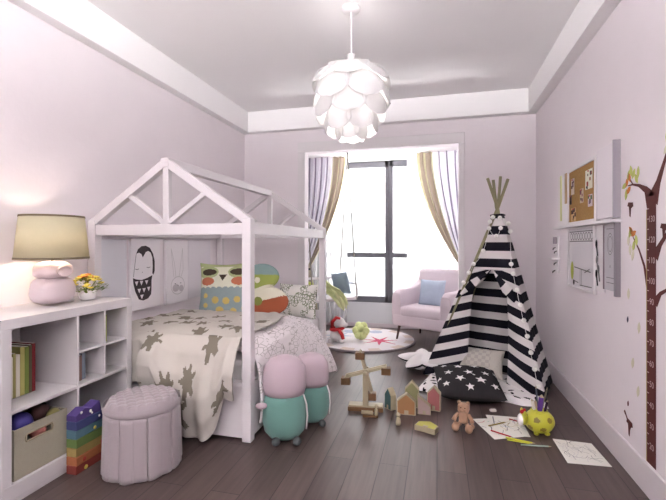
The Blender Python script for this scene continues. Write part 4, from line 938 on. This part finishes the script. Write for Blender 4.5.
sg+=[((2.70,z),(2.81,z)) for z in (1.0,1.03,1.32)]+[((2.745,1.09),(2.755,1.105)),((2.755,1.105),(2.765,1.09))]
strokes(mb,g,sg,.004,0); mb.build('print',[INK],parent=t)
t=thing('utensil_rail','white board with black hanging spoons beside the grey panel','wall decoration',(XW,2.93,.93)); M=Matrix.Translation((-XW,-2.93,-.93))
MB(M).box(XW-.01,XW,2.865,2.995,.93,1.35).build('board',TRIM,parent=t)
for k,(y,z) in enumerate(((2.965,1.23),(2.955,1.13),(2.965,1.04),(2.93,1.07))):
    mb=MB(M); mb.ball((XW-.018,y,z),(.005,.012,.028),10); mb.tube([(XW-.018,y-.005,z-.02),(XW-.018,y-.02,z-.075)],.0035,6); mb.build('hook',BLACK if k%2==0 else INK,parent=t)
t=thing('hook_shelf','small white wall shelf with hooks at the far left of boards','shelf',(XW,3.9,.98)); M=Matrix.Translation((-XW,-3.9,-.98))
mb=MB(M); mb.box(XW-.06,XW,3.84,3.98,1.095,1.11); mb.box(XW-.012,XW,3.86,3.96,.98,1.30); mb.build('board',TRIM,parent=t,bevel=.002)
for y,z in ((3.93,1.20),(3.90,1.07),(3.94,1.00),(3.89,1.17)): MB(M).tube([(XW-.012,y,z),(XW-.03,y,z-.008),(XW-.032,y,z-.022)],.005,6).build('hook',DINK,parent=t)
MB(M).box(XW-.035,XW-.013,3.88,3.93,1.23,1.29).build('ornament',cm('orn_grey',150,140,150),parent=t,bevel=.006)
# ---------------------------------------------------------------- tree height chart
def ribbon(mb,pts,ws,m,d=.0015):
    # tapered flat ribbon on the wall
    V=[Vector(p) for p in pts]; L=[];R_=[]
    for k,p in enumerate(V):
        dd=(V[min(k+1,len(V)-1)]-V[max(k-1,0)]).normalized(); n=Vector((-dd.y,dd.x)); L.append(p+n*ws[k]/2); R_.append(p-n*ws[k]/2)
    for k in range(len(V)-1): wallpoly(mb,[tuple(L[k]),tuple(R_[k]),tuple(R_[k+1]),tuple(L[k+1])],m,0,d)
def leafp(y,z,a,s): return [(y+s*(p[0]*cos(a)-p[1]*sin(a)),z+s*(p[0]*sin(a)+p[1]*cos(a))) for p in ((0,-.5),(.22,-.15),(.2,.2),(0,.5),(-.2,.2),(-.22,-.15))]
mb=MB()
wallpoly(mb,[(2.262,.16),(2.345,.16),(2.345,1.46),(2.262,1.46)],0)
wallpoly(mb,[(2.345,.16),(2.352,.16),(2.352,1.40),(2.345,1.40)],1,0,.0022)
ribbon(mb,[(2.31,1.44),(2.36,1.50),(2.43,1.53),(2.50,1.545),(2.56,1.545)],[.10,.035,.016,.010,.005],0)
ribbon(mb,[(2.29,1.44),(2.24,1.52),(2.19,1.60),(2.15,1.66),(2.10,1.70)],[.10,.04,.024,.018,.01],0)
ribbon(mb,[(2.50,1.545),(2.535,1.58),(2.55,1.62)],[.008,.006,.003],0)
ribbon(mb,[(2.34,1.02),(2.375,1.12),(2.43,1.20),(2.50,1.27)],[.03,.018,.012,.005],0)
ribbon(mb,[(2.27,1.17),(2.22,1.23),(2.16,1.28),(2.08,1.33)],[.06,.026,.02,.012],0)
ribbon(mb,[(2.27,.95),(2.22,1.0),(2.16,1.025),(2.08,1.04)],[.05,.02,.014,.01],0)
rl=random.Random(11)
for y,z,a,m_ in ((2.55,1.60,.3,2),(2.52,1.62,-.2,2),(2.60,1.55,1.2,2),(2.58,1.50,.2,2),(2.49,1.60,.6,2),(2.46,1.57,-.5,2),(2.44,1.60,.1,2),(2.57,1.565,.5,3),(2.54,1.59,-.4,3),(2.55,1.52,.9,3),(2.53,1.29,.4,2),(2.49,1.22,.3,2),(2.52,1.30,-.7,3),(2.49,1.285,1.1,3),(2.55,1.25,.1,4),(2.53,1.20,.0,4),(2.50,1.17,.3,4),(2.46,1.25,-.2,2),(2.55,.96,.1,4),(2.43,.80,.1,4),(2.50,.60,.2,4),(2.56,.82,.2,5),(2.13,1.05,.3,2),(2.10,1.08,-.3,2),(2.15,1.08,.6,4),(2.12,1.38,.2,2),(2.16,1.72,.3,2),(2.12,1.68,-.4,2),(2.17,1.66,.8,4),(2.44,.47,.2,4)):
    wallpoly(mb,leafp(y,z,a,.06 if m_!=5 else .035),m_,0,.0024)
# small creature silhouettes
for y,z,s in ((2.53,1.42,1),(2.54,.245,1.1),(2.19,1.29,1.0)):
    wallpoly(mb,[(y+s*a,z+s*b) for a,b in ((-.03,.03),(.02,.035),(.03,.015),(.012,.01),(.006,-.04),(-.002,-.045),(-.008,.0),(-.034,.01))],0,0,.0026)
ribbon(mb,[(2.54,.25),(2.575,.29),(2.60,.31)],[.012,.008,.014],0,.0026)
ribbon(mb,[(2.54,.23),(2.515,.27)],[.012,.006],0,.0026)
wallpoly(mb,leafp(2.555,.365,.1,.03),0,0,.0026)
MW=mat('chart_mark',rgb(196,170,170),.7)
for k in range(2,14):
    z=.05+.1*k
    cu=bpy.data.curves.new('chart_text','FONT'); cu.body=str(10*k); cu.size=.042; cu.align_x='CENTER'; cu.align_y='CENTER'
    tmp=bpy.data.objects.new('tmp_text',cu); COL.objects.link(tmp); bpy.context.view_layer.update(); me=bpy.data.meshes.new_from_object(tmp); bpy.data.objects.remove(tmp)
    base=len(mb.v)
    for v in me.vertices: mb.av((XW-.0028,2.298-v.co.x,z+v.co.y))
    for p in me.polygons: mb.af([base+q for q in p.vertices],6)
    for q in range(0,2): wallpoly(mb,[(2.326,z+.05*q),(2.343,z+.05*q),(2.343,z+.05*q+.004),(2.326,z+.05*q+.004)],6,0,.0026)
tag(mb.build('tree_decal',[BROWND,mat('chart_edge',rgb(170,150,96),.7),LEAFD,ORANGED,PALED,PURP,MW]),'maroon tree height chart sticker with lime leaves on right wall','wall sticker')
# ---------------------------------------------------------------- pendant lamp
PX,PY,PZ=-.577,2.763,2.197
t=thing('pendant_lamp','white artichoke pendant lamp of overlapping petals hanging from the ceiling','lamp',(PX,PY,HC))
o=-(HC-PZ)
MB().lathe([(.062,0),(.062,-.018),(.05,-.03),(.01,-.034)],32).build('canopy',TRIM,parent=t,smooth=True)
MB().tube([(0,0,-.03),(0,0,o+.26)],.005,8).build('cord',TRIM,parent=t)
MB().lathe([(.028,o+.33),(.03,o+.27),(.045,o+.22),(.04,o+.20)],24).build('socket',PWHITE,parent=t,smooth=True)
rows=[(7,.00,(.06,.25),(.20,.235),(.272,.10),.155),(7,.5,(.15,.185),(.232,.11),(.266,-.035),.155),(7,0,(.17,.08),(.222,.0),(.232,-.125),.140),(7,.5,(.14,-.02),(.18,-.10),(.172,-.215),.118),(6,.2,(.07,-.10),(.115,-.16),(.085,-.262),.09)]
for ri,(n,off,a,b,c,w) in enumerate(rows):
    for k in range(n):
        ang=2*PI*(k+off)/n+.35
        def f(u,v,a=a,b=b,c=c,w=w,ang=ang):
            # quadratic profile, half width shaped
            r=(1-u)**2*a[0]+2*u*(1-u)*b[0]*1.12+u*u*c[0]; z=(1-u)**2*a[1]+2*u*(1-u)*b[1]*1.05+u*u*c[1]
            wu=w*(.35+.65*sin(PI*min(1,u*1.1)*.5))*math.sqrt(max(0,1-max(0,(u-.45)/.55)**2.4)); s=(2*v-1)*wu
            rad=max(r,.03); th_=s/max(rad,.10); rr=r+.0*abs(s)
            # flatter than the sphere: blend between arc and tangent plane
            x1,y1=rr*cos(th_),rr*sin(th_); x2,y2=rr,s
            x,y=x1*.6+x2*.4,y1*.6+y2*.4
            return (x*cos(ang)-y*sin(ang),x*sin(ang)+y*cos(ang),o+z+.25*s*s)
        MB().grid(f,18,14).build('petal',PETAL,parent=t,smooth=True,solid=.0022)
MB().ball((0,0,o+.02),(.035,.035,.045),14).build('bulb',bulbm,parent=t,smooth=True)
# ---------------------------------------------------------------- light
def point(name,loc,e,c,r):
    l=bpy.data.lights.new(name,'POINT'); l.energy=e; l.color=c; l.shadow_soft_size=r; ob=bpy.data.objects.new(name,l); COL.objects.link(ob); ob.location=loc; return ob
point('pendant_light',(PX,PY,PZ-.05),1.6,(1,.97,.94),.05)
point('ceiling_fill_light',(PX,PY,PZ+.22),8,(1,.95,.92),.05)  # second light added inside the pendant to brighten the ceiling
point('table_lamp_light',(-2.14,1.885,SH+.36),3.6,(1,.80,.58),.03)
W_=bpy.data.worlds.new('sky_and_ceiling_fill'); S.world=W_; W_.use_nodes=True; n=W_.node_tree.nodes; l=W_.node_tree.links
bg=n['Background']; tc=n.new('ShaderNodeTexCoord'); sp_=n.new('ShaderNodeSeparateXYZ'); rp=n.new('ShaderNodeValToRGB')
l.new(tc.outputs['Generated'],sp_.inputs[0]); mr=n.new('ShaderNodeMapRange'); mr.inputs['From Min'].default_value=-1; l.new(sp_.outputs['Z'],mr.inputs['Value']); l.new(mr.outputs[0],rp.inputs[0])
rp.color_ramp.elements[0].position=.44; rp.color_ramp.elements[0].color=(6,5.92,5.94,1); rp.color_ramp.elements[1].position=.5; rp.color_ramp.elements[1].color=(.8,.79,.79,1)  # below the horizon made brighter than the sky, added fill for the ceiling
l.new(rp.outputs[0],bg.inputs['Color']); bg.inputs['Strength'].default_value=3.2
# ---------------------------------------------------------------- camera
cd=bpy.data.cameras.new('camera'); cam=bpy.data.objects.new('camera',cd); COL.objects.link(cam); S.camera=cam
cd.sensor_width=36; cd.lens=411/666*36; cd.shift_y=-6/666; cam.location=(0,0,1.23); cam.rotation_euler=(PI/2,0,math.atan(105/411)); cd.clip_start=.05; cd.clip_end=3000
S.view_settings.view_transform='Standard'; S.view_settings.look='None'; S.view_settings.exposure=.94; S.view_settings.gamma=1; S.view_settings.use_curve_mapping=False
